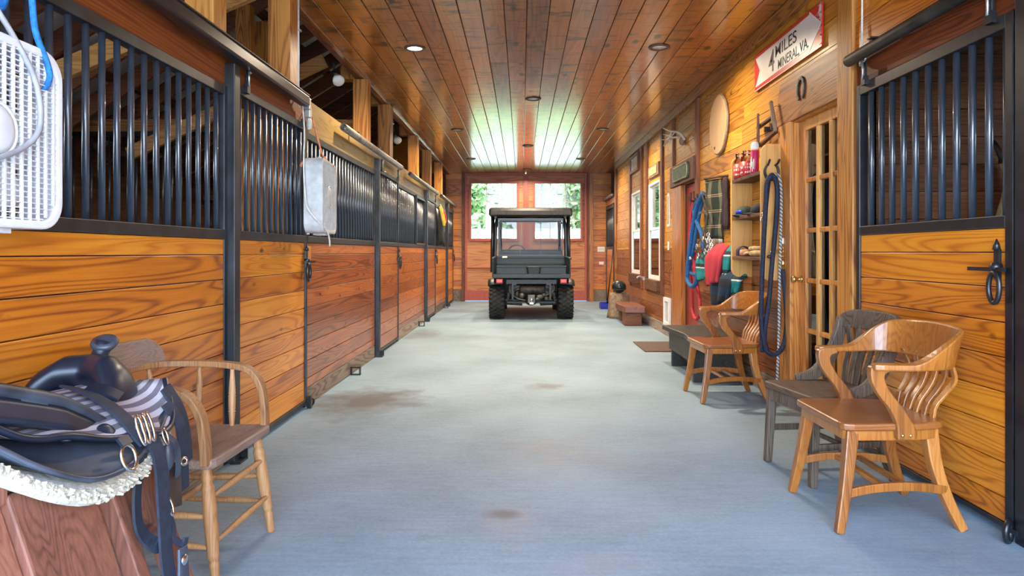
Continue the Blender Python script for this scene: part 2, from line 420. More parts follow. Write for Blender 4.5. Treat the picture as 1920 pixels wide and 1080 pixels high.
M['redcloth'] = stripes('red cloth with black hem', [(0.42, 0.03, 0.045), (0.52, 0.5, 0.46), (0.014, 0.014, 0.018)], 'Z', 0.6, widths=[0, 0.9, 0.93])
M['blackcloth'] = stripes('black cloth with teal edge', [(0.012, 0.014, 0.02), (0.01, 0.03, 0.06)], 'Z', 0.16)
M['plaid'] = stripes('green plaid wool', [(0.014, 0.030, 0.020), (0.42, 0.32, 0.19), (0.05, 0.012, 0.012), (0.42, 0.32, 0.19), (0.012, 0.026, 0.02)], 'Z', 0.155,
                     axis2='Y', period2=0.17, cols2=[(0.012, 0.03, 0.02), (0.03, 0.012, 0.014), (0.3, 0.26, 0.16)], widths=[0, .62, .67, .74, .79])
M['plum'] = flat('dark plum wool', (0.03, 0.014, 0.022), 0.9, var=0.3)
M['fringe'] = flat('grey fringe', (0.38, 0.36, 0.33), 0.9)
M['helmet'] = flat('dark teal helmet', (0.010, 0.022, 0.026), 0.3, var=0.3)
M['roof'] = flat('corrugated roof metal', (0.62, 0.63, 0.61), 0.5, 0.15, var=0.2, scale=3)
M['lens'] = emit('lit lamp lens', (1.0, 0.93, 0.8), 6.0)
M['lens_dim'] = flat('frosted lamp lens', (0.75, 0.75, 0.72), 0.3)
M['trimring'] = flat('bronze lamp ring', (0.10, 0.075, 0.06), 0.4, 0.4)
M['grass'] = flat('lawn', (0.16, 0.27, 0.06), 0.9, var=0.3, scale=3)
M['gravel'] = flat('pale gravel', (0.45, 0.43, 0.40), 0.9, var=0.2, scale=20)
M['pale'] = flat('pale grey fence paint', (0.34, 0.34, 0.34), 0.6, var=0.05)
M['leaf'] = flat('leaves', (0.13, 0.25, 0.07), 0.6, var=0.4, scale=1.5)
M['bark'] = flat('bark', (0.12, 0.09, 0.06), 0.9, var=0.3)
M['cobweb'] = flat('hay dust', (0.4, 0.35, 0.25), 0.9)
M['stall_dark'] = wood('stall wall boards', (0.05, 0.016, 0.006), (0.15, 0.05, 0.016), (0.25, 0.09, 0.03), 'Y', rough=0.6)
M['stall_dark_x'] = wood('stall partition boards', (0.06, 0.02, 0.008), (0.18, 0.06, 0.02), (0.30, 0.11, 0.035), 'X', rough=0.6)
M['concrete'] = concrete()

# ------------------------------------------------------------------ mesh helpers
class MB:
    """collects shapes in world (or thing) coordinates; obj() links them as ONE mesh object"""
    def __init__(s):
        s.v = []; s.f = []; s.r = []; s.m = []; s.s = []; s.k = 0; s.last = None
    def add(s, vs, fs, rnd=None, smooth=False):
        b = len(s.v)
        rnd = R.random() if rnd is None else rnd
        s.v += [tuple(p) for p in vs]
        for f in fs:
            s.f.append(tuple(b + i for i in f)); s.r.append(rnd); s.m.append(s.k); s.s.append(smooth)
        return s
    def box(s, x0, x1, y0, y1, z0, z1, rnd=None):
        x0, x1 = min(x0, x1), max(x0, x1); y0, y1 = min(y0, y1), max(y0, y1); z0, z1 = min(z0, z1), max(z0, z1)
        return s.add([(x0, y0, z0), (x1, y0, z0), (x1, y1, z0), (x0, y1, z0), (x0, y0, z1), (x1, y0, z1), (x1, y1, z1), (x0, y1, z1)],
                     [(0, 3, 2, 1), (4, 5, 6, 7), (0, 1, 5, 4), (1, 2, 6, 5), (2, 3, 7, 6), (3, 0, 4, 7)], rnd)
    def plate(s, poly, o, ex, ey, th, rnd=None, smooth=False):
        """polygon in the plane o + a*ex + b*ey, given thickness th along the normal"""
        o, ex, ey = Vector(o), Vector(ex), Vector(ey)
        n = ex.cross(ey).normalized() * th
        n0 = len(poly)
        A = [o + ex * a + ey * b for a, b in poly]
        area = sum(poly[i][0] * poly[(i + 1) % n0][1] - poly[(i + 1) % n0][0] * poly[i][1] for i in range(n0))
        if area < 0: A = A[::-1]
        if th < 0: A = A[::-1]
        vs = A + [p + n for p in A]
        fs = [tuple(range(n0))[::-1], tuple(range(n0, 2 * n0))]
        fs += [(i, (i + 1) % n0, n0 + (i + 1) % n0, n0 + i) for i in range(n0)]
        return s.add(vs, fs, rnd, smooth)
    def beam(s, p, q, w, h, up=(0, 0, 1), rnd=None, w2=None, h2=None):
        """square bar from p to q; w across, h along up"""
        p, q = Vector(p), Vector(q)
        d = (q - p).normalized()
        sd = d.cross(Vector(up))
        if sd.length < 1e-4: sd = d.cross(Vector((1, 0, 0)))
        sd.normalize(); u = sd.cross(d).normalized()
        w2 = w if w2 is None else w2; h2 = h if h2 is None else h2
        A = [p + sd * (a * w / 2) + u * (b * h / 2) for a, b in ((-1, -1), (1, -1), (1, 1), (-1, 1))]
        B = [q + sd * (a * w2 / 2) + u * (b * h2 / 2) for a, b in ((-1, -1), (1, -1), (1, 1), (-1, 1))]
        return s.add(A + B, [(3, 2, 1, 0), (4, 5, 6, 7), (0, 1, 5, 4), (1, 2, 6, 5), (2, 3, 7, 6), (3, 0, 4, 7)], rnd)
    def loft(s, rings, closed=False, caps=True, smooth=True, rnd=None):
        n = len(rings[0]); vs = [p for r in rings for p in r]; fs = []
        m = len(rings)
        for i in range(m if closed else m - 1):
            a, b = i * n, ((i + 1) % m) * n
            for j in range(n):
                fs.append((a + j, a + (j + 1) % n, b + (j + 1) % n, b + j))
        if caps and not closed:
            fs.append(tuple(range(n))[::-1]); fs.append(tuple((m - 1) * n + j for j in range(n)))
        return s.add(vs, fs, rnd, smooth)
    def frames(s, pts, closed=False, up=None):
        pts = [Vector(p) for p in pts]; n = len(pts); out = []; nrm = None
        for i in range(n):
            if closed: t = pts[(i + 1) % n] - pts[i - 1]
            else: t = pts[min(i + 1, n - 1)] - pts[max(i - 1, 0)]
            t = t.normalized() if t.length > 1e-9 else Vector((0, 0, 1))
            if up is not None:
                nrm = Vector(up) - t * Vector(up).dot(t)
            elif nrm is None:
                a = Vector((0, 0, 1)) if abs(t.z) < 0.9 else Vector((1, 0, 0))
                nrm = a - t * a.dot(t)
            else:
                nrm = nrm - t * nrm.dot(t)
            nrm = nrm.normalized() if nrm.length > 1e-6 else t.orthogonal().normalized()
            out.append((pts[i], t, nrm, t.cross(nrm)))
        return out
    def tube(s, pts, r, n=8, closed=False, rnd=None, smooth=True):
        rr = r if isinstance(r, (list, tuple)) else [r] * len(pts)
        rings = [[p + (a * math.cos(2 * math.pi * j / n) + b * math.sin(2 * math.pi * j / n)) * rr[i] for j in range(n)]
                 for i, (p, t, a, b) in enumerate(s.frames(pts, closed))]
        return s.loft(rings, closed, True, smooth, rnd)
    def strap(s, pts, w, th, up, closed=False, smooth=False, rnd=None):
        """flat band: th along up, w across"""
        ww = w if isinstance(w, (list, tuple)) else [w] * len(pts)
        tt = th if isinstance(th, (list, tuple)) else [th] * len(pts)
        rings = []
        for i, (p, t, a, b) in enumerate(s.frames(pts, closed, up)):
            rings.append([p + a * (y * tt[i] / 2) + b * (x * ww[i] / 2) for x, y in ((-1, -1), (1, -1), (1, 1), (-1, 1))])
        return s.loft(rings, closed, True, smooth, rnd)
    def lathe(s, p, q, prof, n=16, rnd=None, smooth=True, caps=True):
        """profile of (t 0..1 along p-q, radius)"""
        p, q = Vector(p), Vector(q); d = q - p; t = d.normalized()
        a = t.orthogonal().normalized(); b = t.cross(a)
        rings = [[p + d * k + (a * math.cos(2 * math.pi * j / n) + b * math.sin(2 * math.pi * j / n)) * max(r, 1e-4) for j in range(n)] for k, r in prof]
        return s.loft(rings, False, caps, smooth, rnd)
    def blob(s, c, rx, ry, rz, nu=14, nv=9, fn=None, rnd=None, smooth=True):
        c = Vector(c); vs = []; fs = []
        for i in range(nv + 1):
            th = math.pi * i / nv
            for j in range(nu):
                ph = 2 * math.pi * j / nu
                d = Vector((math.sin(th) * math.cos(ph), math.sin(th) * math.sin(ph), math.cos(th)))
                k = fn(d) if fn else 1.0
                vs.append(c + Vector((d.x * rx, d.y * ry, d.z * rz)) * k)
        for i in range(nv):
            for j in range(nu):
                fs.append((i * nu + j, (i + 1) * nu + j, (i + 1) * nu + (j + 1) % nu, i * nu + (j + 1) % nu))
        return s.add(vs, fs, rnd, smooth)
    def grid(s, fn, nu, nv, th=0.0, smooth=True, rnd=None):
        """sheet fn(u, v) -> point, u and v in 0..1, thickened along its normal when th is set"""
        P = [[Vector(fn(i / nu, j / nv)) for j in range(nv + 1)] for i in range(nu + 1)]
        w = nv + 1
        idx = lambda i, j: i * w + j
        vs = [P[i][j] for i in range(nu + 1) for j in range(w)]
        fs = [(idx(i, j), idx(i + 1, j), idx(i + 1, j + 1), idx(i, j + 1)) for i in range(nu) for j in range(nv)]
        if th:
            N = []
            for i in range(nu + 1):
                for j in range(w):
                    a = P[min(i + 1, nu)][j] - P[max(i - 1, 0)][j]; b = P[i][min(j + 1, nv)] - P[i][max(j - 1, 0)]
                    c = a.cross(b); N.append(c.normalized() if c.length > 1e-9 else Vector((0, 0, 1)))
            o = len(vs)
            vs = vs + [p - n * th for p, n in zip(vs, N)]
            fs += [tuple(o + k for k in f[::-1]) for f in fs]
            ed = [idx(i, 0) for i in range(nu + 1)] + [idx(nu, j) for j in range(1, w)] + [idx(i, nv) for i in range(nu - 1, -1, -1)] + [idx(0, j) for j in range(nv - 1, 0, -1)]
            for a, b in zip(ed, ed[1:] + ed[:1]):
                fs.append((b, a, o + a, o + b))
        return s.add(vs, fs, rnd, smooth)
    def obj(s, name, mat, parent=None, bevel=0.0, sub=0, seg=2):
        me = D.meshes.new(name)
        if parent is not None:
            off = Vector((0, 0, 0)); p = parent
            while p is not None:
                off = off + p.location; p = p.parent
            loc = Vector((0, 0, 0))
        else:
            xs = [p[0] for p in s.v]; ys = [p[1] for p in s.v]; zs = [p[2] for p in s.v]
            off = Vector(((min(xs) + max(xs)) / 2, (min(ys) + max(ys)) / 2, min(zs))); loc = off
        me.from_pydata([tuple(Vector(p) - off) for p in s.v], [], s.f)
        me.update()
        at_ = me.attributes.new('rnd', 'FLOAT', 'FACE')
        at_.data.foreach_set('value', s.r)
        me.polygons.foreach_set('use_smooth', s.s)
        mats = mat if isinstance(mat, (list, tuple)) else [mat]
        for q in mats:
            me.materials.append(M[q] if isinstance(q, str) else q)
        if len(mats) > 1:
            me.polygons.foreach_set('material_index', s.m)
        o = D.objects.new(name, me)
        COL.objects.link(o)
        o.location = loc
        if parent is not None: o.parent = parent
        if bevel:
            md = o.modifiers.new('bevel', 'BEVEL'); md.width = bevel; md.segments = seg; md.limit_method = 'ANGLE'; md.angle_limit = rad(40)
        if sub:
            md = o.modifiers.new('sub', 'SUBSURF'); md.levels = sub; md.render_levels = sub
        return o

def tag(o, label=None, cat=None, group=None, kind=None):
    if label: o['label'] = label
    if cat: o['category'] = cat
    if group: o['group'] = group
    if kind: o['kind'] = kind
    return o

def thing(name, label, cat, loc=(0, 0, 0), rotz=0.0, group=None):
    o = D.objects.new(name, None)
    o.empty_display_size = 0.1
    COL.objects.link(o)
    o.location = loc
    o.rotation_euler = (0, 0, rotz)
    return tag(o, label, cat, group)

def struct(name, loc=None):
    o = D.objects.new(name, None); COL.objects.link(o); o.location = loc or (0, 0, 0)
    o['kind'] = 'structure'
    return o

def S(o):
    o['kind'] = 'structure'
    return o

def dup(root, loc=None, rotz=None, label=None, group=None):
    """copy of a thing with copies of its parts and sub-parts"""
    def rec(o, parent):
        c = o.copy(); COL.objects.link(c)
        if parent is not None:
            c.parent = parent
        for ch in list(o.children):
            rec(ch, c)
        return c
    r = rec(root, None)
    if loc is not None: r.location = loc
    if rotz is not None: r.rotation_euler = (0, 0, rotz)
    if label: r['label'] = label
    if group: r['group'] = group
    return r

def spline(pts, n=8, closed=False):
    """Catmull-Rom through pts"""
    P = [Vector(p) for p in pts]; out = []
    m = len(P)
    for i in range(m if closed else m - 1):
        if closed: a, b, c, d = P[i - 1], P[i], P[(i + 1) % m], P[(i + 2) % m]
        else: a, b, c, d = P[max(i - 1, 0)], P[i], P[i + 1], P[min(i + 2, m - 1)]
        for k in range(n):
            t = k / n
            out.append(0.5 * ((2 * b) + (c - a) * t + (2 * a - 5 * b + 4 * c - d) * t * t + (3 * b - a - 3 * c + d) * t ** 3))
    if not closed: out.append(P[-1])
    return out

def smooth01(t):
    t = max(0.0, min(1.0, t)); return t * t * (3 - 2 * t)

def ring(mb, c, ax1, ax2, r1, r2, th, n=20, m=6):
    c, a, b = Vector(c), Vector(ax1), Vector(ax2)
    pts = [c + a * (r1 * math.cos(2 * math.pi * i / n)) + b * (r2 * math.sin(2 * math.pi * i / n)) for i in range(n)]
    return mb.tube(pts, th, m, True)

def rows_minus(y0, y1, z0, z1, holes):
    """split the rectangle into strips that leave out the holes (y0, y1, z0, z1)"""
    zs = sorted({z0, z1} | {z for h in holes for z in (h[2], h[3]) if z0 < z < z1})
    for a, b in zip(zs, zs[1:]):
        ivs = [(y0, y1)]
        for h in holes:
            if h[2] < b - 1e-6 and h[3] > a + 1e-6:
                nx = []
                for p, q in ivs:
                    if h[1] <= p or h[0] >= q: nx.append((p, q)); continue
                    if h[0] > p: nx.append((p, h[0]))
                    if h[1] < q: nx.append((h[1], q))
                ivs = nx
        for p, q in ivs:
            yield p, q, a, b

def boards(mb, axis, face, th, y0, y1, z0, z1, rowh, holes=(), cut=0.0, gap=0.004, top=None):
    """horizontal boards lying in a wall plane; axis 'x': plane x = face, running along y; axis 'y': plane y = face, running along x"""
    z = top if top is not None else z1
    edges = [z1]
    z = z1 if top is None else z1 - top
    while z > z0 + 0.02:
        if z < z1 - 1e-6: edges.append(z)
        z -= rowh
    edges.append(z0)
    for hi, lo in zip(edges, edges[1:]):
        cuts = [y0, y1]
        if cut:
            c = y0 + R.uniform(0.2, 1.0) * cut
            while c < y1 - 0.5:
                cuts.append(c); c += cut * R.uniform(0.7, 1.2)
            cuts.sort()
        for ca, cb in zip(cuts, cuts[1:]):
            r = R.random()
            for p, q, a, b in rows_minus(ca, cb, lo, hi, holes):
                g = gap / 2
                aa = a + (g if abs(a - lo) < 1e-6 else 0); bb = b - (g if abs(b - hi) < 1e-6 else 0)
                if axis == 'x': mb.box(face, face + th, p + 0.0008, q - 0.0008, aa, bb, r)
                else: mb.box(p + 0.0008, q - 0.0008, face, face + th, aa, bb, r)

# ================================================================== THE BUILDING
XL, XR, YE = -1.61, 2.0, 16.0          # stall fronts, tack room wall, far wall
HC = 3.0                               # aisle ceiling

mb = MB(); mb.box(-5.7, 5.9, -6.0, YE + 0.35, -0.12, 0)
S(mb.obj('floor', 'concrete'))
mb = MB(); mb.box(-60, 60, YE + 0.35, 90, -0.2, -0.06); mb.box(5.9, 60, -6, YE + 0.35, -0.2, -0.06)
S(mb.obj('ground_lawn', 'grass'))
mb = MB(); mb.box(-60, 60, -60, -6.0, -0.2, -0.02); mb.box(-60, -5.7, -6.0, YE + 0.35, -0.2, -0.06)
S(mb.obj('ground_gravel', 'gravel'))

# aisle ceiling: boards running down the aisle, butt joints staggered
mb = MB()
pw = 0.174
x = -1.70
k = 0
while x < 1.98:
    xe = min(x + pw, 1.98)
    cuts = [-1.0]
    c = -1.0 + R.uniform(0.5, 3.0)
    while c < YE - 0.6:
        cuts.append(c); c += R.uniform(2.0, 3.8)
    cuts.append(YE)
    for a, b in zip(cuts, cuts[1:]):
        mb.box(x + 0.003, xe - 0.003, a + 0.001, b - 0.001, HC, HC + 0.02)
    x += pw
S(mb.obj('ceiling', 'ceil', bevel=0.004))
mb = MB(); mb.box(-1.70, 2.1, -1.0, YE, HC + 0.02, HC + 0.10)  # unseen slab over the ceiling boards, added to block light from above
S(mb.obj('ceiling_light_block', 'dark_y'))
mb = MB(); mb.box(-1.745, -1.70, -1.0, YE, HC - 0.03, HC + 0.16)
S(mb.obj('trim_1', 'beam', bevel=0.004))
mb = MB(); mb.box(-1.70, -1.655, -1.0, YE, HC - 0.022, HC - 0.001)
S(mb.obj('trim_2', 'ceil', bevel=0.004))

# roof over the stalls and the tack rooms
def roof_z(x): return 4.60 + 0.62 * (x + 1.7) if x < 0.15 else 4.60 + 0.62 * 1.85 - 0.62 * (x - 0.15)
def corr(x0, x1):
    m = MB(); n = 340
    def fn(u, v):
        xx = x0 + (x1 - x0) * v
        y = -1.3 + (YE + 1.6) * u
        return (xx, y, roof_z(xx) + 0.09 + 0.012 * math.sin(u * n * math.pi / 2))
    m.grid(fn, n, 1, 0.004)
    return m
S(corr(0.15, -5.9).obj('roof_left', 'roof'))
S(corr(0.15, 6.1).obj('roof_right', 'roof'))
y = 3.0
while y < YE + 0.2:
    mb = MB()
    mb.beam((-1.0, y, roof_z(-1.0) - 0.10), (-5.6, y, roof_z(-5.6) - 0.10), 0.042, 0.185)
    S(mb.obj('roof_rafter', 'dark_x'))
    y += 0.61
for i, xx in enumerate((-2.25, -2.95, -3.65, -4.35, -5.05)):
    mb = MB(); mb.box(xx - 0.045, xx + 0.045, 2.5, YE, roof_z(xx) + 0.0, roof_z(xx) + 0.075)
    S(mb.obj('roof_purlin', 'dark_y'))

# gable ends
def gable(name, y0, y1, lo):
    m = MB()
    z0 = lo
    pts = [(-1.7 + (z0 - 4.6) / 0.62, z0), (0.15 + (5.747 - z0) / 0.62, z0), (0.15, 5.747)]
    m.plate(pts, (0, y1, 0), (1, 0, 0), (0, 0, 1), y1 - y0)
    return m
S(gable('wall_front', -1.12, -1.0, HC + 0.0).obj('wall_front', 'board_x'))
mb = MB(); mb.box(-5.6, -1.75, -1.12, -1.0, 0, HC); mb.box(2.1, 5.8, -1.12, -1.0, 0, HC)
S(mb.obj('wall_front', 'board_x'))
S(gable('wall_end', YE + 0.04, YE + 0.14, HC).obj('wall_end', 'board_x'))

# far wall, boards each side of the big doors
mb = MB()
boards(mb, 'y', YE, 0.02, -1.78, -1.36, 0.28, HC, 0.132)
boards(mb, 'y', YE, 0.02, 1.56, 2.10, 0.28, HC, 0.132)
mb.k = 1
mb.box(-1.78, -1.36, YE, YE + 0.02, 0, 0.276); mb.box(1.56, 2.1, YE, YE + 0.02, 0, 0.276)
S(mb.obj('wall_end', ['board_x', 'grey_y'], bevel=0.003))
mb = MB(); mb.box(-5.6, -1.332, YE + 0.021, YE + 0.12, 0, HC); mb.box(1.532, 5.8, YE + 0.02, YE + 0.12, 0, HC)
S(mb.obj('wall_end_backing', 'stall_dark_x'))
for i, (a, b, m_) in enumerate(((-1.40, -1.335, 'batten'), (1.535, 1.585, 'batten'), (1.585, 1.68, 'casing'))):
    mb = MB(); mb.box(a, b, YE - 0.045, YE, 0, HC)
    S(mb.obj('trim_%d' % (3 + i), m_, bevel=0.003))

# the two big doors in the far wall, red rails round plywood and a window each
def barn_door(n, x0, x1):
    d = struct('door_%d' % n, ((x0 + x1) / 2, YE, 0))
    ya, yb = YE + 0.0, YE + 0.05
    wx0, wx1 = (x0 + 0.15, x1 - 0.20) if n == 2 else (x0 + 0.20, x1 - 0.15)
    wz0, wz1 = 1.47, 2.765
    mb = MB()
    mb.box(x0, x1, ya + 0.03, yb, 0.04, wz0); mb.box(x0, x1, ya + 0.03, yb, wz1, HC + 0.02)
    mb.box(x0, wx0, ya + 0.03, yb, wz0, wz1); mb.box(wx1, x1, ya + 0.03, yb, wz0, wz1)
    S(mb.obj('door_panel', 'panel', d))
    mb = MB()
    mb.box(x0, x1, ya, yb, 0.02, 0.255)
    mb.box(x0, x0 + 0.05, ya + .004, yb, 0.02, HC - 0.02); mb.box(x1 - 0.05, x1, ya + .004, yb, 0.02, HC - 0.02)
    mb.box(x0, x1, ya + .002, yb, HC - 0.06, HC - 0.02)
    mb.box(x0, x1, ya + .002, yb, 0.775, 0.80)
    for a, b, c, e in ((wx0 - 0.05, wx1 + 0.05, wz1, wz1 + 0.06), (wx0 - 0.05, wx1 + 0.05, wz0 - 0.06, wz0)):
        mb.box(a, b, ya - 0.012, yb, c, e)
    mb.box(wx0 - 0.05, wx0, ya - 0.012, yb, wz0, wz1); mb.box(wx1, wx1 + 0.05, ya - 0.012, yb, wz0, wz1)
    S(mb.obj('door_rail', 'red', d, bevel=0.003))
    mb = MB()
    for i in (1, 2):
        xx = wx0 + (wx1 - wx0) * i / 3; mb.box(xx - 0.009, xx + 0.009, ya + 0.018, yb - 0.012, wz0, wz1)
        zz = wz0 + (wz1 - wz0) * i / 3; mb.box(wx0, wx1, ya + 0.02, yb - 0.014, zz - 0.009, zz + 0.009)
    S(mb.obj('window_muntin', 'white', d))
    mb = MB(); mb.box(wx0, wx1, ya + 0.026, ya + 0.030, wz0, wz1)
    S(mb.obj('window_pane', 'glass', d))
barn_door(2, -1.33, 0.085)
barn_door(3, 0.115, 1.53)
mb = MB(); mb.box(0.075, 0.125, YE - 0.02, YE + 0.03, 0.02, HC - 0.02)
S(mb.obj('trim_6', 'red', bevel=0.004))

# ------------------------------------------------------------------ left: header beam, roof posts, stall interior
mb = MB(); 
cuts = [-1.0, 5.18, 9.4, 13.2, YE]
for i, (a, b) in enumerate(zip(cuts, cuts[1:])):
    mb = MB(); mb.box(-1.76, XL - 0.005, a + 0.001, b - 0.001, 2.055, 2.305)
    S(mb.obj('trim_7', 'beam' if i == 0 else 'beam_pale', bevel=0.004))
for i, (yy, w) in enumerate(((3.58, .16), (4.76, .17), (7.16, .15), (8.38, .15), (10.6, .15), (12.1, .15), (13.8, .15))):
    mb = MB(); mb.box(-1.77, -1.615, yy, yy + w, 2.3055, HC + 1.2) if i == 99 else mb.box(-1.77, -1.615, yy, yy + w, 2.3055, HC - 0.032)
    S(mb.obj('trim_%d' % (8 + i), 'post', bevel=0.006))
mb = MB()
for yy in (3.58, 4.76, 7.16, 8.38, 10.6, 12.1, 13.8): mb.box(-1.90, -1.75, yy, yy + 0.15, HC - 0.03, HC + 1.5)
S(mb.obj('trim_15', 'post'))

WB = [(4.9, 5.9, 1.3, 2.05), (3.0, 4.0, 1.3, 2.05), (1.4, 2.4, 1.3, 2.05)]
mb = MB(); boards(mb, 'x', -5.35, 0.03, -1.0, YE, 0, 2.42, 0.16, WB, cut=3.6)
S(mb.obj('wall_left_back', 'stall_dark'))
mb = MB()
for p, q, a, b in rows_minus(-1.0, YE, 0, 2.42, WB): mb.box(-5.47, -5.36, p, q, a, b)
S(mb.obj('wall_left_backing', 'dark_y'))
mb = MB(); boards(mb, 'x', XL - 0.03, 0.03, -1.0, 1.265, 0.0, 2.05, 0.133); 
S(mb.obj('wall_left', 'board'))

def partition(y, n, ztop, zg):
    p = struct('partition_wall_%d' % n, (-3.4, y, 0))
    mb = MB(); boards(mb, 'y', y, 0.04, -5.3, -1.72, 0.0, 1.22, 0.14)
    S(mb.obj('board_panel', 'stall_dark_x', p))
    mb = MB(); mb.box(-5.3, -1.72, y - 0.01, y + 0.05, 1.22, 1.27); mb.box(-5.3, -1.72, y - 0.01, y + 0.05, zg - 0.05, zg)
    S(mb.obj('grille_frame', 'steel', p))
    mb = MB()
    xx = -5.2
    while xx < -1.75:
        mb.tube([(xx, y + 0.02, 1.26), (xx, y + 0.02, zg - 0.04)], 0.0127, 6); xx += 0.1
    S(mb.obj('grille', 'bar', p))
    mb = MB(); mb.box(-5.3, -1.72, y - 0.05, y + 0.09, zg, ztop)
    S(mb.obj('top_beam', 'lumber_x', p))
partition(7.60, 1, 2.62, 2.49)
partition(11.40, 2, 2.10, 2.02)
# partition between the second and third stall is boarded higher at its far side; light studs behind it
for yy in (6.2, 6.65, 7.1):
    mb = MB(); mb.box(-2.6, -2.46, yy, yy + 0.09, 0, 3.4)
    S(mb.obj('trim_16', 'post'))
for (a, b) in (((-1.9, 4.9, 3.05), (-4.6, 4.9, 1.9)), ((-2.1, 7.3, 3.2), (-4.2, 7.3, 2.2))):
    mb = MB(); mb.beam(a, b, 0.05, 0.14)
    S(mb.obj('trim_17', 'lumber_x'))

# ------------------------------------------------------------------ right wall of the tack rooms
HOLES = [(4.17, 5.01, 0, 2.12), (7.76, 8.42, 0, 1.98), (9.80, 10.66, 0.74, 2.20), (11.42, 12.30, 0.78, 2.20)]
mb = MB()
boards(mb, 'x', XR, 0.02, 4.10, 14.5, 1.20, HC - 0.001, 0.175, HOLES, cut=4.2)
mb.k = 1
boards(mb, 'x', XR, 0.02, 4.10, 14.5, 0.16, 1.20, 0.165, HOLES, cut=4.2)
mb.k = 2
for p, q, a, b in rows_minus(4.10, 14.5, 0, 0.157, HOLES): mb.box(XR - .002, XR + 0.02, p, q, a, b)
S(mb.obj('wall_right', ['siding', 'siding_low', 'grey_y'], bevel=0.003))
mb = MB()
for p, q, a, b in rows_minus(4.10, 14.5, 0, HC, HOLES): mb.box(XR + 0.021, XR + 0.13, p, q, a, b)
S(mb.obj('wall_right_backing', 'dark_y'))
mb = MB(); mb.box(XR - 0.045, XR, 4.26, 14.4, HC - 0.115, HC - 0.001)
S(mb.obj('trim_18', 'casing_y', bevel=0.006))

# tack room box seen through the glazed door
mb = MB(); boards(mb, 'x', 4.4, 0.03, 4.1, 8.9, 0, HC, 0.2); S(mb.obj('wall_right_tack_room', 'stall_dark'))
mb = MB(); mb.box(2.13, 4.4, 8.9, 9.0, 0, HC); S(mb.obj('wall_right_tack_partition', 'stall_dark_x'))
mb = MB(); mb.box(2.0, 5.8, -1.0, 9.0, HC, HC + 0.05); S(mb.obj('ceiling_tack_room', 'dark_y'))
mb = MB(); mb.box(2.0, 5.8, 13.6, YE, HC, HC + 0.05); mb.box(2.13, 5.8, 13.5, 13.6, 0, HC); mb.box(5.7, 5.8, 13.6, YE, 0, HC)
S(mb.obj('wall_right_far_stall', 'stall_dark_x'))
# near right stall
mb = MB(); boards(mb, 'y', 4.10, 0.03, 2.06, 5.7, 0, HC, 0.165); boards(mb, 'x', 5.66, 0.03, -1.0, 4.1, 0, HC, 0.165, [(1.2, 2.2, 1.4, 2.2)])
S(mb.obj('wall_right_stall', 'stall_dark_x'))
mb = MB()
for p, q, a, b in rows_minus(-1.0, 9.0, 0, HC, [(1.2, 2.2, 1.4, 2.2)]): mb.box(5.70, 5.8, p, q, a, b)
S(mb.obj('wall_right_outer', 'dark_y'))
mb = MB(); boards(mb, 'x', 1.98, 0.03, -1.0, 2.61, 0, 2.10, 0.135); boards(mb, 'x', 1.98, 0.03, -1.0, 4.05, 2.34, HC, 0.165)
S(mb.obj('wall_right_stall_front', 'board', bevel=0.003))
mb = MB(); mb.box(1.985, 2.06, -1.0, 4.04, 2.13, 2.335)
S(mb.obj('trim_19', 'beam', bevel=0.004))
mb = MB(); mb.box(1.96, 2.09, 4.05, 4.25, 0, HC - 0.001)
S(mb.obj('trim_20', 'post', bevel=0.01))

# trim boards of the right wall
tr = 21
for (yc, w, z0, z1, mt) in ((7.70, .10, 1.30, 2.885, 'batten'), (8.92, .07, 2.255, 2.885, 'batten'), (9.64, .11, 0.55, 2.885, 'batten'), (10.80, .10, 0.55, 2.885, 'batten'),
                       (11.30, .10, 0.55, 2.885, 'batten'), (12.45, .10, 0.55, 2.885, 'batten'), (14.40, .12, 0, HC - .001, 'post'), (14.28, .06, 1.75, 2.885, 'batten')):
    mb = MB(); mb.box(XR - 0.035, XR, yc - w / 2, yc + w / 2, z0, z1)
    S(mb.obj('trim_%d' % tr, mt, bevel=0.003)); tr += 1
# glazed door casing, red door casing
for (a, b, z0, z1, x0, mt) in ((5.01, 5.24, 0, 2.11, XR - .03, 'casing'), (8.42, 8.92, 0, 1.98, XR - .035, 'casing'), (7.755, 7.775, 0, 1.98, XR - .0, 'red_dark')):
    mb = MB(); mb.box(x0, XR + 0.03, a, b, z0, z1)
    S(mb.obj('trim_%d' % tr, mt, bevel=0.004)); tr += 1
mb = MB(); mb.plate([(-5.28, 2.11), (-4.255, 2.11), (-4.255, 2.43), (-5.20, 2.43), (-5.28, 2.26)], (XR - 0.002, 0, 0), (0, -1, 0), (0, 0, 1), 0.028)
S(mb.obj('trim_%d' % tr, 'casing_y', bevel=0.005)); tr += 1
mb = MB(); mb.box(XR - 0.055, XR, 7.74, 8.96, 1.985, 2.25)
S(mb.obj('trim_%d' % tr, 'dark_y', bevel=0.005)); tr += 1

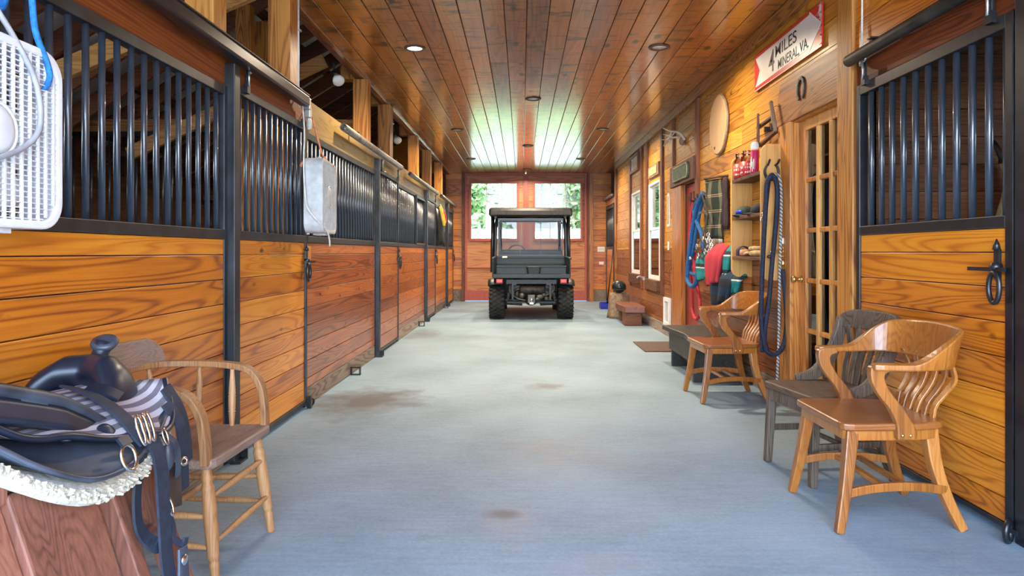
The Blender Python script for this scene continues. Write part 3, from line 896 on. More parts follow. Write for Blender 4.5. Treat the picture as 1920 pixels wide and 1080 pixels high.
# windows of the right wall: double hung, white sashes
def dh_window(n, y0, y1, z0, z1):
    w = struct('window_%d' % n, (XR, (y0 + y1) / 2, z0))
    mb = MB()
    t = 0.036
    mb.box(XR - 0.02, XR + 0.10, y0, y0 + 0.035, z0, z1); mb.box(XR - 0.02, XR + 0.10, y1 - 0.035, y1, z0, z1)
    mb.box(XR - 0.02, XR + 0.10, y0 + .035, y1 - .035, z1 - 0.035, z1); mb.box(XR - 0.02, XR + 0.10, y0 + .035, y1 - .035, z0, z0 + 0.03)
    S(mb.obj('window_frame', 'white', w, bevel=0.003))
    zm = (z0 + z1) / 2 + 0.02
    for nm, a, b, xo in (('upper_sash', zm - 0.03, z1 - 0.035, 0.018), ('lower_sash', z0 + 0.03, zm + 0.03, -0.016)):
        mb = MB(); xa, xb = XR + xo, XR + xo + 0.032
        ya, yb = y0 + 0.035, y1 - 0.035
        mb.box(xa, xb, ya, ya + t, a, b); mb.box(xa, xb, yb - t, yb, a, b)
        mb.box(xa, xb, ya + t, yb - t, b - t, b); mb.box(xa, xb, ya + t, yb - t, a, a + t)
        sash = S(mb.obj(nm, 'white', w, bevel=0.002))
        mb = MB(); mb.box(xa + 0.014, xa + 0.018, ya + t, yb - t, a + t, b - t)
        S(mb.obj('pane', 'glass', sash))
    mb = MB(); mb.box(XR - 0.07, XR - 0.0, y0 - 0.04, y1 + 0.04, z0 - 0.16, z0 - 0.0)
    S(mb.obj('window_sill', 'dark_y', w, bevel=0.006))
dh_window(1, 9.80, 10.66, 0.74, 2.20)
dh_window(2, 11.42, 12.30, 0.78, 2.20)

# glazed door with fifteen lights
d = struct('door_1', (XR + 0.05, 4.58, 0))
mb = MB()
xa, xb = XR + 0.03, XR + 0.075
y0, y1 = 4.19, 5.0
mb.box(xa, xb, y0, y0 + 0.10, 0.015, 2.10); mb.box(xa, xb, y1 - 0.12, y1, 0.015, 2.10)
mb.box(xa, xb, y0 + .1, y1 - .12, 0.015, 0.235); mb.box(xa, xb, y0 + .1, y1 - .12, 2.02, 2.10)
S(mb.obj('door_stile', 'casing', d, bevel=0.003))
for i in (1, 2):
    yy = 4.29 + (4.88 - 4.29) * i / 3
    mb = MB(); mb.box(xa - 0.002, xb - 0.004, yy - 0.022, yy + 0.022, 0.235, 2.02); S(mb.obj('muntin', 'shelf', d, bevel=0.006))
for i in (1, 2, 3, 4):
    zz = 0.235 + (2.02 - 0.235) * i / 5
    mb = MB(); mb.box(xa + 0.004, xb - 0.004, 4.29, 4.88, zz - 0.017, zz + 0.017); S(mb.obj('muntin', 'casing', d, bevel=0.006))
mb = MB(); mb.box(xa + 0.02, xa + 0.024, 4.29, 4.88, 0.235, 2.02); S(mb.obj('glass_pane', 'darkglass', d))
mb = MB(); mb.lathe((xa, 4.95, 0.955), (xa - 0.075, 4.95, 0.955), [(0, .024), (.12, .024), (.14, .010), (.5, .010), (.6, .022), (.8, .028), (.95, .02), (1, .004)], 14)
S(mb.obj('door_knob', 'brass', d))
mb = MB(); mb.box(XR - 0.004, XR + 0.03, 4.17, 5.01, 2.10, 2.13); mb.box(XR - 0.004, XR + 0.09, 5.0, 5.012, 0, 2.1); S(mb.obj('door_jamb', 'casing', d))

# red plank door of the next room, standing shut in its opening
d = struct('door_4', (XR + 0.06, 8.1, 0))
mb = MB(); mb.box(XR + 0.04, XR + 0.08, 7.77, 8.42, 0.015, 1.15); mb.box(XR + 0.04, XR + 0.08, 7.77, 7.88, 1.15, 1.97); mb.box(XR + 0.04, XR + 0.08, 8.31, 8.42, 1.15, 1.97); mb.box(XR + 0.04, XR + 0.08, 7.88, 8.31, 1.87, 1.97)
S(mb.obj('door_stile', 'red_dark', d, bevel=0.003))
mb = MB()
for i in (1, 2): mb.box(XR + 0.042, XR + 0.078, 7.88 + .143 * i - .012, 7.88 + .143 * i + .012, 1.15, 1.87)
mb.box(XR + 0.044, XR + 0.076, 7.88, 8.31, 1.54, 1.56)
S(mb.obj('muntin', 'red', d))
mb = MB(); mb.box(XR + 0.058, XR + 0.062, 7.88, 8.31, 1.15, 1.87); S(mb.obj('glass_pane', 'darkglass', d))

# ================================================================== LEFT STALL FRONTS
# steel posts at the bay lines; each bay = sliding door + fixed panel
POSTS = [3.75, 7.52, 11.32, 14.51]
ORD = ['first', 'second', 'third', 'fourth']

def bars(parent, x, ys, z0, z1, r=0.0125):
    first = None
    for yy in ys:
        if first is None:
            mb = MB(); mb.tube([(x, yy, z0), (x, yy, z1)], r, 10)
            first = mb.obj('bar', 'bar', parent); first_y = yy
        else:
            c = first.copy(); COL.objects.link(c); c.parent = parent; c.location = (0, yy - first_y, 0)

def frange(a, b, st):
    n = int((b - a) / st + 0.5)
    return [a + (b - a) * (i + 0.5) / n for i in range(n)]

def latch(parent, x, y, z, sgn=1):
    """cast ring latch with a cross lever"""
    mb = MB()
    s = sgn
    mb.beam((x + s * .02, y - .055, z + .02), (x + s * .02, y + .16, z + .02), .016, .016)
    mb.lathe((x, y, z + .03), (x + s * .035, y, z + .03), [(0, .022), (.7, .02), (1, .012)], 10)
    mb.beam((x + s * .008, y, z - .02), (x + s * .008, y, z + .10), .03, .012, up=(1, 0, 0))
    mb.lathe((x + s * .012, y, z + .10), (x + s * .012, y, z + .145), [(0, .016), (.5, .012), (1, .002)], 8)
    o = mb.obj('latch', 'steel', parent)
    mb = MB(); ring(mb, (x + s * .03, y - .01, z - .055), (0, 1, 0), (0, 0, 1), .032, .062, .011, 20, 6)
    mb.obj('ring_handle', 'steel', o)

def hanger(parent, x, y, zt, zb, s=1):
    mb = MB()
    mb.box(x - .004, x + .004, y - .018, y + .018, zb, zt)
    mb.box(x - .012, x + .012, y - .022, y + .022, zb - .0, zb + .05)
    o = mb.obj('hanger', 'steel', parent)
    mb = MB()
    ring(mb, (x + s * .012, y - .018, zt + .012), (0, 1, 0), (0, 0, 1), .016, .016, .006, 12, 6)
    ring(mb, (x + s * .012, y + .022, zt - .005), (0, 1, 0), (0, 0, 1), .012, .012, .006, 12, 6)
    mb.tube([(x + s * .012, y, zt - .10), (x + s * .012, y, zt + .005)], .007, 6)
    mb.obj('roller_bolt', 'galv', o)

def stall_door(k, y0, y1, mat, label):
    t = thing('stall_door', label, 'stall door', (XL, (y0 + y1) / 2, 0.02), 0, 'sliding stall doors on the grille side')
    xa, xb = XL - 0.03, XL + 0.025
    mb = MB()
    mb.box(xa, xb, y0, y0 + 0.04, 0.03, 2.09); mb.box(xa, xb, y1 - 0.04, y1, 0.03, 2.09)
    mb.box(xa, xb, y0 + .04, y1 - .04, 2.04, 2.09); mb.box(xa, xb, y0 + .04, y1 - .04, 1.222, 1.272); mb.box(xa, xb, y0 + .04, y1 - .04, 0.03, 0.06)
    mb.obj('door_frame', 'rail' if k else 'rail', t, bevel=0.003)
    mb = MB(); boards(mb, 'x', XL - 0.015, 0.03, y0 + 0.04, y1 - 0.04, 0.06, 1.222, 0.133, top=0.085)
    mb.obj('board_panel', mat, t, bevel=0.003)
    bars(t, XL, frange(y0 + 0.05, y1 - 0.05, 0.1), 1.27, 2.045)
    latch(t, XL + .025, y1 - 0.05, 1.06)
    for yy in (y0 + 0.12, y1 - 0.12):
        hanger(t, XL + 0.035, yy, 2.20, 2.06)
    return t

def stall_panel(k, y0, y1, mat, label, ya=None, kick=True):
    t = thing('stall_enclosure', label, 'stall panel', (XL, (y0 + y1) / 2, 0), 0, 'fixed stall fronts on the grille side')
    xa, xb = XL - 0.03, XL + 0.01
    mb = MB()
    mb.box(xa, xb, y0, y0 + 0.035, 0.0, 2.05); mb.box(xa, xb, y1 - 0.035, y1, 0.0, 2.05)
    mb.box(xa, xb, y0 + .035, y1 - .035, 1.999, 2.05); mb.box(xa, xb + .006, y0 + .035, y1 - .035, 1.222, 1.272)
    mb.obj('panel_frame', 'rail', t, bevel=0.003)
    mb = MB(); boards(mb, 'x', XL - 0.025, 0.03, y0 + 0.035, y1 - 0.035, 0.135, 1.222, 0.133, top=0.085)
    mb.obj('board_panel', mat, t, bevel=0.003)
    mb = MB(); mb.box(XL - 0.025, XL + 0.006, y0 + 0.035, y1 - 0.035, 0.0, 0.132)
    o = mb.obj('kickboard', 'grey_y', t, bevel=0.004); o['label'] = 'weathered grey kickboard'
    bars(t, XL - 0.012, [y for y in frange(y0 + 0.04, y1 - 0.04, 0.1) if y > 0], 1.27, 2.003)
    return t

stall_panel(0, 1.27, POSTS[0] - 0.04, 'board', 'fixed stall front of orange boards and black bars behind the large white fan')
DL = ['sliding stall door of orange boards beside the spindle armchair, first along the grilles',
      'second sliding stall door of reddish boards, just past the hanging grey box fan and its panel',
      'third sliding stall door, narrow and dark red, before the panel with the hung feed bag',
      'fourth and last sliding stall door, next to the far wall of orange boards']
PL = ['fixed stall front of reddish boards behind the hanging grey box fan',
      'fixed stall front with sheen on its boards and a half open grille hatch',
      'fixed stall front with the dark feed bag hanging on its bars']
for k, p in enumerate(POSTS):
    mb = MB(); mb.box(XL - 0.045, XL + 0.05, p - 0.037, p + 0.037, 0.0, 2.18)
    po = thing('steel_post', '%s black steel post between stall fronts, %s' % (ORD[k], ['behind the spindle armchair', 'at the end of the panel with the hanging fan', 'beyond the sheen on the boards', 'closest to the far wall']), 'post', (XL, p, 0), 0, 'black stall posts')
    po['label'] = '%s black steel post between stall fronts, %s' % (ORD[k], ['behind the spindle armchair', 'past the hanging grey fan', 'beyond the glossy lit boards', 'closest to the far wall'][k])
    mb.obj('post_tube', 'rail', po, bevel=0.004)
    mb = MB(); mb.box(XL + 0.03, XL + 0.085, p + 0.045, p + 0.055, 0, 0.06); mb.box(XL + 0.03, XL + 0.085, p - 0.05, p + 0.055, 0, 0.012)
    mb.obj('foot_bracket', 'steel', po)
    y1 = min(p + 1.30, YE - 0.03)
    stall_door(k, p + 0.045, y1, ['board', 'board_r', 'board_r', 'board'][k], DL[k])
    if k < 3:
        t = stall_panel(k + 1, p + 1.31, POSTS[k + 1] - 0.04, ['board_r', 'board_r', 'board'][k], PL[k])
        if k == 0:
            mb = MB(); mb.box(XL + 0.005, XL + 0.022, p + 1.325, p + 1.40, 0.93, 1.195)
            mb.obj('strike_board', 'post', t, bevel=0.003)
        if k == 1:
            mb = MB(); xx = XL + 0.05
            y0 = 10.3; y2 = 11.2
            mb.beam((XL + .02, y0, 1.99), (XL + .02, y2, 1.99), .02, .025); mb.beam((XL + .02, y0, 1.28), (XL + .02, y2, 1.28), .02, .025)
            mb.beam((XL + .02, y0, 1.28), (XL + .02, y0, 2.02), .02, .03); mb.beam((XL + .02, y2, 1.28), (XL + .02, y2, 2.0), .02, .03)
            mb.obj('hatch_frame', 'steel', t)

# tracks the doors hang from
TR = [(1.2, 4.86, 'dust', 'dark dusty overhead door track nearest the big fan'), (5.90, 8.72, 'pipe', 'steel overhead door track with open pipe end above hanging grey fan'),
      (9.42, 12.55, 'pipe', 'third steel overhead door track along the header beam'), (13.1, 15.9, 'pipe', 'last steel overhead door track near the far wall')]
for i, (a, b, mt, lb) in enumerate(TR):
    t = thing('door_track', lb, 'door track', (XL + 0.06, (a + b) / 2, 2.23), 0, 'overhead door tracks')
    mb = MB()
    x, z, r = XL + 0.07, 2.232, 0.033
    mb.lathe((x, a, z), (x, b, z), [(.03, .001), (.03, .026), (0, .026), (0, r), (1, r), (1, .026), (.97, .026), (.97, .001)], 18)
    if i == 0:
        mb = MB(); mb.box(x - .035, x + .035, a, b, z - .045, z + .028); mb.obj('track_tube', 'steel', t, bevel=0.012)
        mb = MB(); mb.box(x - .037, x + .037, a, b, z + .0285, z + .036); o = mb.obj('dust_lip', 'worn_x', t, bevel=0.002); o['label'] = 'dusty brown top edge'
    else: mb.obj('track_tube', mt, t)
    n = 3
    for j in range(n):
        yy = a + (b - a) * (j + 0.5) / n
        mb = MB(); mb.box(XL - 0.004, XL + 0.10, yy - 0.02, yy + 0.02, z + 0.030, z + 0.038); mb.box(XL - 0.004, XL + 0.004, yy - 0.02, yy + 0.02, z + 0.038, z + 0.075)
        mb.obj('track_bracket', 'steel', t)

# stop block and hook at the end of the near track
t = thing('track_stop', 'small galvanised stop block at the end of the dusty near track', 'bracket', (XL + 0.07, 4.9, 2.1))
mb = MB(); mb.box(XL + 0.04, XL + 0.10, 4.865, 4.90, 2.17, 2.25); mb.box(XL + 0.05, XL + 0.09, 4.90, 4.95, 2.12, 2.19); mb.obj('stop_plate', 'galv', t, bevel=0.004)
mb = MB(); mb.lathe((XL + .07, 4.955, 2.04), (XL + .07, 4.955, 2.13), [(0, .014), (.3, .02), (.7, .018), (1, .008)], 10); mb.obj('snap', 'cord', t)

# door guides on the floor
for i, (yy, lb) in enumerate(((6.40, 'black bracket guide on the floor under the panel with the hanging fan'), (10.62, 'black bracket guide on the floor by the glossy lit boards'), (14.05, 'black bracket guide on the floor close to the far corner'))):
    mb = MB()
    x0 = XL + 0.012
    mb.box(x0, x0 + 0.014, yy - 0.02, yy + 0.02, 0, 0.075); mb.box(x0 + 0.078, x0 + 0.09, yy - 0.02, yy + 0.02, 0, 0.075)
    mb.box(x0, x0 + 0.09, yy - 0.02, yy + 0.02, 0.0, 0.010); mb.box(x0, x0 + 0.09, yy - 0.02, yy + 0.02, 0.066, 0.078)
    tag(mb.obj('floor_guide', 'steel', bevel=0.002), lb, 'bracket', 'floor guides')
mb = MB(); mb.box(XL + 0.03, XL + 0.06, 5.02, 5.05, 0, 0.09); mb.tube(spline([(XL + .045, 5.05, .07), (XL + .06, 5.09, .05), (XL + .05, 5.10, .015), (XL + .03, 5.07, .01)], 5), .008, 6)
tag(mb.obj('floor_hook', 'steel'), 'small black hook bolt at the foot of the first stall door', 'hook')

# conduits and bulbs between the roof posts
for yy, lb in ((4.945, 'white conduit pipe running up the big roof post near the fan'), (8.545, 'grey conduit pipe on the third roof post beyond the hanging fan')):
    mb = MB(); mb.tube([(-1.625, yy, 2.2 if yy < 6 else 2.31), (-1.625, yy, 3.02)], 0.016, 10)
    t = thing('conduit', lb, 'conduit', (-1.625, yy, 2.2))
    mb.obj('pipe', 'galv' if yy > 6 else 'white', t)
    mb = MB(); mb.box(-1.65, -1.60, yy - 0.012, yy + 0.022, 2.75, 2.765); mb.obj('clamp', 'galv', t)
for (x, y, z, lb) in ((-1.865, 6.85, 2.93, 'nearer flood lamp bulb below the roof rafters'), (-1.86, 10.05, 2.86, 'farther flood lamp bulb between the roof posts')):
    t = thing('flood_lamp', lb, 'lamp', (x, y, z), 0, 'bulbs over the stalls')
    d = Vector((0.35, -0.55, -0.55)).normalized()
    p = Vector((x, y, z))
    mb = MB(); mb.lathe(p, p + d * 0.14, [(0, .02), (.25, .024), (.6, .05), (.9, .06), (1, .045), (1.0, .001)], 16); mb.obj('bulb', 'lens_dim', t)
    mb = MB(); mb.lathe(p - d * 0.06, p, [(0, .026), (1, .026)], 12); mb.tube([p - d * .06, p - d * .09 + Vector((0, 0, .05)), p + Vector((-.03, .03, .14))], .010, 6); mb.obj('socket', 'black', t)

# dark feed bag and coloured ropes on the third panel
t = thing('feed_bag', 'dark feed bag hanging from the bars of the far stall front', 'bag', (XL + 0.06, 12.95, 1.3))
mb = MB()
def bag(u, v):
    w = 0.17 + 0.05 * math.sin(v * math.pi)
    return (XL + 0.05 + 0.09 * math.sin(u * math.pi) * (0.4 + 0.6 * v), 12.95 + (u - 0.5) * 2 * w, 2.0 - 0.72 * v + 0.03 * math.sin(u * 9))
mb.grid(bag, 12, 10, 0.012); mb.obj('bag_cloth', 'cap_black', t)
mb = MB(); mb.tube(spline([(XL + .06, 12.80, 2.0), (XL + .10, 12.85, 1.85), (XL + .15, 12.88, 1.65)], 5), .03, 8); mb.tube(spline([(XL + .06, 12.95, 2.05), (XL + .12, 12.9, 1.9), (XL + .16, 12.95, 1.7)], 5), .02, 8); mb.obj('yellow_tie', 'yellow', t)
mb = MB(); mb.tube(spline([(XL + .07, 13.05, 2.0), (XL + .14, 13.0, 1.9), (XL + .17, 13.0, 1.72)], 5), .022, 8); mb.obj('red_tie', 'red_rope', t)

# ================================================================== RIGHT NEAR STALL DOOR
XD = 1.98
t = thing('stall_door', 'near stall door of orange boards with wide blue-black bars behind the honey armchair', 'stall door', (XD, 3.36, 0.02))
y0, y1 = 2.725, 4.0
mb = MB()
mb.box(XD - .02, XD + .03, y0, y0 + .045, .03, 2.12); mb.box(XD - .02, XD + .03, y1 - .04, y1, .03, 2.12)
mb.box(XD - .02, XD + .03, y0 + .045, y1 - .04, 2.06, 2.12); mb.box(XD - .02, XD + .03, y0 + .045, y1 - .04, 1.25, 1.30); mb.box(XD - .02, XD + .03, y0 + .045, y1 - .04, .03, .05)
mb.obj('door_frame', 'steel', t, bevel=0.003)
mb = MB(); boards(mb, 'x', XD - 0.012, 0.03, y0 + .045, y1 - .04, .05, 1.25, 0.143, top=0.10); mb.obj('board_panel', 'board', t, bevel=0.003)
bars(t, XD + 0.005, [2.79 + 0.1082 * i for i in range(12)], 1.295, 2.065, 0.0155)
latch(t, XD - .02, 2.80, 1.06, -1)
hanger(t, XD - 0.03, 3.88, 2.235, 2.10, -1); hanger(t, XD - 0.03, 2.84, 2.235, 2.10, -1)
t = thing('steel_post', 'black steel post at the latch edge of the near stall door with orange boards', 'post', (XD, 2.66, 0))
mb = MB(); mb.box(XD - .03, XD + .05, 2.62, 2.70, 0, 2.2); mb.obj('post_tube', 'steel', t, bevel=0.004)
mb = MB(); ring(mb, (XD - .055, 2.70, .045), (.75, .6, 0), (0, 0, 1), .032, .04, .011, 16, 6); mb.beam((XD - .03, 2.68, .045), (XD - .03, 2.72, .045), .02, .02); mb.obj('floor_ring', 'steel', t)
t = thing('door_track', 'dark rounded track over the near stall door with wide bars', 'door track', (XD - 0.05, 3.2, 2.3))
mb = MB(); x, z = XD - 0.055, 2.275
mb.lathe((x, 4.03, z), (x, 1.5, z), [(0, .001), (0, .026), (.004, .034), (1, .034), (1, .001)], 18); mb.obj('track_tube', 'dust', t)
for yy in (3.7, 2.95, 2.2):
    mb = MB(); mb.box(XD - 0.10, XD - .004, yy - .02, yy + .02, z + .032, z + .04); mb.obj('track_bracket', 'steel', t)
mb = MB(); mb.tube([(XD - 0.02, 3.93, 2.33), (XD - 0.012, 3.945, 2.6), (XD - .012, 3.96, 2.99)], 0.006, 6)
tag(mb.obj('cord', 'cord'), 'thin white cord running up the wall over the near stall door', 'cord')

# coat and strap inside the near stall
t = thing('halter_bundle', 'pale halter and straps hanging inside the stall behind the wide bars', 'halter', (2.9, 4.05, 1.2))
mb = MB()
def drape(u, v): return (2.80 + 0.18 * u + 0.03 * math.sin(v * 7), 4.05 - 0.03 * math.sin(u * 8 + v * 3) - 0.02, 1.72 - 0.62 * v - 0.1 * u)
mb.grid(drape, 8, 10, 0.01); mb.obj('cloth', 'plaque', t)
mb = MB(); mb.tube(spline([(2.78, 4.06, 1.82), (2.76, 3.98, 1.78), (2.78, 3.96, 1.70), (2.82, 4.02, 1.68)], 5), .014, 6); mb.obj('hook', 'iron', t)
# far stall door on the tack room side
t = thing('stall_door', 'small far stall door in the corner beyond the tack room windows', 'stall door', (2.0, 15.3, 0.02))
mb = MB()
y0, y1 = 14.62, 15.93; xa, xb = 1.97, 2.03
mb.box(xa, xb, y0, y0 + .05, .03, 2.19); mb.box(xa, xb, y1 - .05, y1, .03, 2.19); mb.box(xa, xb, y0 + .05, y1 - .05, 2.12, 2.19); mb.box(xa, xb, y0 + .05, y1 - .05, 1.22, 1.28)
mb.obj('door_frame', 'rail', t)
mb = MB(); boards(mb, 'x', 1.985, .03, y0 + .05, y1 - .05, .03, 1.22, .133); mb.obj('board_panel', 'board', t)
bars(t, 2.0, frange(y0 + .05, y1 - .05, .1), 1.28, 2.12)
t = thing('door_track', 'pale track over the far corner stall door beyond the windows', 'door track', (1.96, 15.2, 2.4))
mb = MB(); mb.lathe((1.93, 14.5, 2.37), (1.93, 15.97, 2.37), [(0, .001), (0, .034), (1, .034), (1, .001)], 14); mb.obj('track_tube', 'pipe', t)
mb = MB(); mb.box(1.975, 2.06, 14.46, 15.98, 2.21, 2.34); S(mb.obj('trim_40', 'post'))

# ================================================================== RECESSED LIGHTS
LAMPS = [(-0.966, 6.18, 1, 'lit white recessed ceiling light close to the roof post by the stalls'),
         (1.24, 6.15, 0, 'recessed ceiling light near the road sign and crown trim'),
         (0.14, 8.22, 0, 'recessed ceiling light in the middle row, closest to the camera'),
         (-0.97, 10.3, 0, 'recessed ceiling light on the stall side, second along'),
         (1.217, 10.25, 0, 'recessed ceiling light on the tack room side, second along'),
         (0.11, 11.84, 0, 'recessed ceiling light in the middle row, above the utility vehicle'),
         (-1.0, 13.5, 0, 'recessed ceiling light on the stall side, close to the far doors'),
         (1.17, 13.5, 0, 'recessed ceiling light on the tack room side, close to the far doors'),
         (0.12, 15.2, 0, 'recessed ceiling light in the middle row, last before the far doors')]
for (x, y, on, lb) in LAMPS:
    t = thing('recessed_light', lb, 'ceiling light', (x, y, HC), 0, 'recessed lights in the board ceiling')
    mb = MB(); mb.lathe((x, y, HC - 0.012), (x, y, HC), [(0.6, .066), (0, .070), (0, .092), (1, .098), (1, .066), (.6, .066)], 28, caps=False); mb.obj('trim_ring', 'trimring', t)
    mb = MB(); mb.lathe((x, y, HC - 0.004), (x, y, HC - 0.001), [(0, .001), (0, .066), (1, .066), (1, .001)], 24); mb.obj('lens', 'lens' if on else 'lens_dim', t)
    ld = D.lights.new('recessed_lamp', 'AREA'); ld.shape = 'DISK'; ld.size = 0.13; ld.energy = LAMP_W; ld.color = (1.0, 0.82, 0.6); ld.spread = rad(160)
    lo = D.objects.new('recessed_lamp', ld); COL.objects.link(lo); lo.parent = t; lo.location = (0, 0, -0.02)

# ================================================================== THINGS ON THE TACK ROOM WALL
def atw(u, v, X=1.93):
    """point on the upright plane x = X that the photograph shows at (u, v)"""
    return at(u, v, F * X / (u - 978))

# road sign
t = thing('road_sign', 'white arrow road sign on red enamel reading 4 MILES MINERAL, VA.', 'sign', (1.985, 5.15, 2.51))
y_far, z0, L_, H_ = 5.79, 2.51, 1.29, 0.295
def sp(s, z, d=0.0): return (1.99 - d, y_far - s, z0 + z)
def splate(mb, poly, d, th): mb.plate(poly, sp(0, 0, d), (0, -1, 0), (0, 0, 1), th)
mb = MB(); splate(mb, [(0, 0), (L_, 0), (L_, H_), (0, H_)], 0.0, 0.012); mb.obj('backing', 'sign_red', t)
mb = MB(); splate(mb, [(0.025, 0.03), (1.10, 0.045), (1.10, 0.018), (1.285, 0.158), (1.10, 0.292), (1.10, 0.272), (0.025, 0.268), (0.125, 0.15)], 0.012, 0.002)
mb.obj('arrow', 'sign_white', t)
mb = MB()
for i in range(34):                      # chipped enamel along the near end
    zz = R.uniform(0.0, H_ - .004); ln = R.uniform(0.02, 0.10) * (1.2 if zz > .2 else .7)
    splate(mb, [(L_ - ln, zz + .002), (L_ - .001, zz - 0.0), (L_ - .001, zz + R.uniform(.004, .010))], 0.0122, 0.0012)
splate(mb, [(L_ - .05, .235), (L_ - .001, .16), (L_ - .001, H_), (L_ - .02, H_)], 0.0121, 0.0012)
splate(mb, [(0, 0), (L_, 0), (L_, .006), (0, .006)], 0.0121, 0.001)
o = mb.obj('chipped_edge', 'sign_white', t); o['label'] = 'chipped white edge'
def sign_text(body, s0, s1, z_lo, z_hi):
    cu = D.curves.new('lettering', 'FONT'); cu.body = body; cu.size = 1.0; cu.extrude = 0.02; cu.offset = 0.004
    cu.materials.append(M['ink'])
    o = D.objects.new('lettering', cu); COL.objects.link(o)
    bpy.context.view_layer.update()
    xs = [c[0] for c in o.bound_box]; ys = [c[1] for c in o.bound_box]
    me = D.meshes.new_from_object(o.evaluated_get(bpy.context.evaluated_depsgraph_get()))
    D.objects.remove(o)
    o = D.objects.new('lettering', me); COL.objects.link(o)
    o.parent = t
    o.rotation_euler = (rad(90), 0, rad(-90))
    kx = (s1 - s0) / (max(xs) - min(xs)); ky = (z_hi - z_lo) / (max(ys) - min(ys))
    o.scale = (kx, ky, 0.04)
    base = Vector(sp(s0 - min(xs) * kx, z_lo - min(ys) * ky, 0.0145))
    o.location = base - t.location
sign_text('4', 0.33, 0.455, 0.065, 0.235)
sign_text('MILES', 0.475, 0.885, 0.155, 0.243)
sign_text('MINERAL,', 0.53, 0.93, 0.038, 0.122)
sign_text('VA.', 0.94, 1.09, 0.052, 0.128)

# horseshoe over the glazed door
def horseshoe(mb, c, e1, e2, nrm, r1, r2, w, th, open_up=True):
    c, e1, e2, nrm = Vector(c), Vector(e1), Vector(e2), Vector(nrm)
    pts = []
    for i in range(25):
        a = rad(-62) + rad(304) * i / 24
        a = a - rad(90) if False else a
        ang = rad(90) + rad(28) + (rad(360) - rad(56)) * i / 24
        if not open_up: ang += math.pi
        k = 1.0
        pts.append(c + e1 * (r1 * math.cos(ang)) + e2 * (r2 * math.sin(ang)))
    mb.strap(pts, [w * (0.75 + 0.25 * math.sin(math.pi * i / 24)) for i in range(25)], th, nrm)
t = thing('horseshoe', 'rusty iron horseshoe nailed on the header board over the glazed door', 'horseshoe', (1.965, 4.80, 2.21))
mb = MB(); horseshoe(mb, (1.963, 4.80, 2.297), (0, -1, 0), (0, 0, 1), (-1, 0, 0), .055, .078, .026, .012, False); o = mb.obj('shoe', 'iron', t, bevel=0.002)
mb = MB()
for a in (30, 70, 110, 150): 
    an = rad(a + 0)
    for sgn in (1,): mb.lathe((1.958, 4.80 + .055 * math.cos(an), 2.297 + .078 * math.sin(an)), (1.952, 4.80 + .055 * math.cos(an), 2.297 + .078 * math.sin(an)), [(0, .006), (1, .004)], 6)
mb.obj('nail', 'galv', t)

# round sawn slab
t = thing('wood_disc', 'round sawn slab of pale wood hung on the board wall', 'wall disc', (1.975, 6.86, 2.14))
n = 48; pts = []
for i in range(n):
    a = 2 * math.pi * i / n
    r = 0.292 * (1 + 0.012 * math.sin(5 * a + 1) + 0.008 * math.sin(11 * a))
    if 3.9 < a < 4.25: r *= 0.93
    pts.append((r * math.cos(a), r * math.sin(a)))
mb = MB(); mb.plate(pts, (1.998, 6.86, 2.43), (0, -1, 0), (0, 0, 1), 0.032); mb.obj('slab', 'disc', t, bevel=0.003)
mb = MB(); mb.tube([(1.983, 6.86 - p[0] * 1.005, 2.43 + p[1] * 1.005) for p in pts], 0.012, 6, True); mb.obj('bark_rim', 'log', t)
mb = MB(); mb.lathe((1.966, 6.95, 2.21), (1.960, 6.95, 2.21), [(0, .018), (1, .012)], 8); o = mb.obj('knot', 'dark_y', t)

# zigzag peg rack
t = thing('peg_rack', 'zigzag rack of dark bars and grey wooden pegs above the shelf unit', 'rack', (1.96, 5.45, 1.95))
X = 1.955
for a, b, r, mt in (((1421, 213), (1421.5, 275), .013, 'pegwood'), ((1445, 190), (1454, 246), .018, 'pegwood')):
    mb = MB(); p, q = Vector(atw(*a, X - .03)), Vector(atw(*b, X - .03)); mb.lathe(p, q, [(0, r * .7), (.04, r), (.1, r * .8), (.6, r), (1, r * .9)], 10); mb.obj('peg', mt, t)
for a, b in (((1421, 240), (1449, 219)), ((1455, 246), (1424, 274))):
    mb = MB(); mb.beam(atw(*a, X), atw(*b, X), .022, .034, up=(-1, 0, 0)); mb.obj('bar', 'dark_y', t, bevel=0.003)
mb = MB(); mb.box(1.955, 2.0, 5.49, 5.51, 2.12, 2.16); mb.box(1.955, 2.0, 5.35, 5.37, 2.12, 2.16); mb.obj('wall_bracket', 'iron', t)

# antlers
t = thing('antlers', 'pale branching deer antlers mounted above the plaque over the red door', 'antlers', (1.98, 8.3, 2.5))
mb = MB(); Yb = 8.3
main = spline([at(1284, 262, Yb), at(1277, 252, Yb - .02), at(1266, 247, Yb - .05), at(1256, 246, Yb + .02), at(1243, 240, Yb + .08)], 5)
nn = len(main); mb.tube(main, [0.020 - 0.014 * i / nn for i in range(nn)], 8)
main2 = spline([at(1283, 266, Yb + .1), at(1274, 258, Yb + .18), at(1262, 258, Yb + .25), at(1250, 266, Yb + .3), at(1244, 274, Yb + .3)], 5)
mb.tube(main2, [0.020 - 0.014 * i / len(main2) for i in range(len(main2))], 8)
for a, b, c in (((1266, 247), (1258, 254), (1243, 252)), ((1260, 246), (1252, 260), (1241, 262)), ((1270, 249), (1276, 258), (1280, 272)), ((1262, 258), (1252, 254), (1246, 258)), ((1256, 262), (1254, 270), (1246, 268))):
    pts = spline([at(*a, Yb + .05), at(*b, Yb + .08), at(*c, Yb + .1)], 5)
    mb.tube(pts, [0.012 - 0.009 * i / len(pts) for i in range(len(pts))], 6)
mb.obj('antler', 'antler', t)
mb = MB(); mb.blob((1.965, 8.36, 2.51), .035, .07, .05); mb.obj('skull_plate', 'pegwood', t)

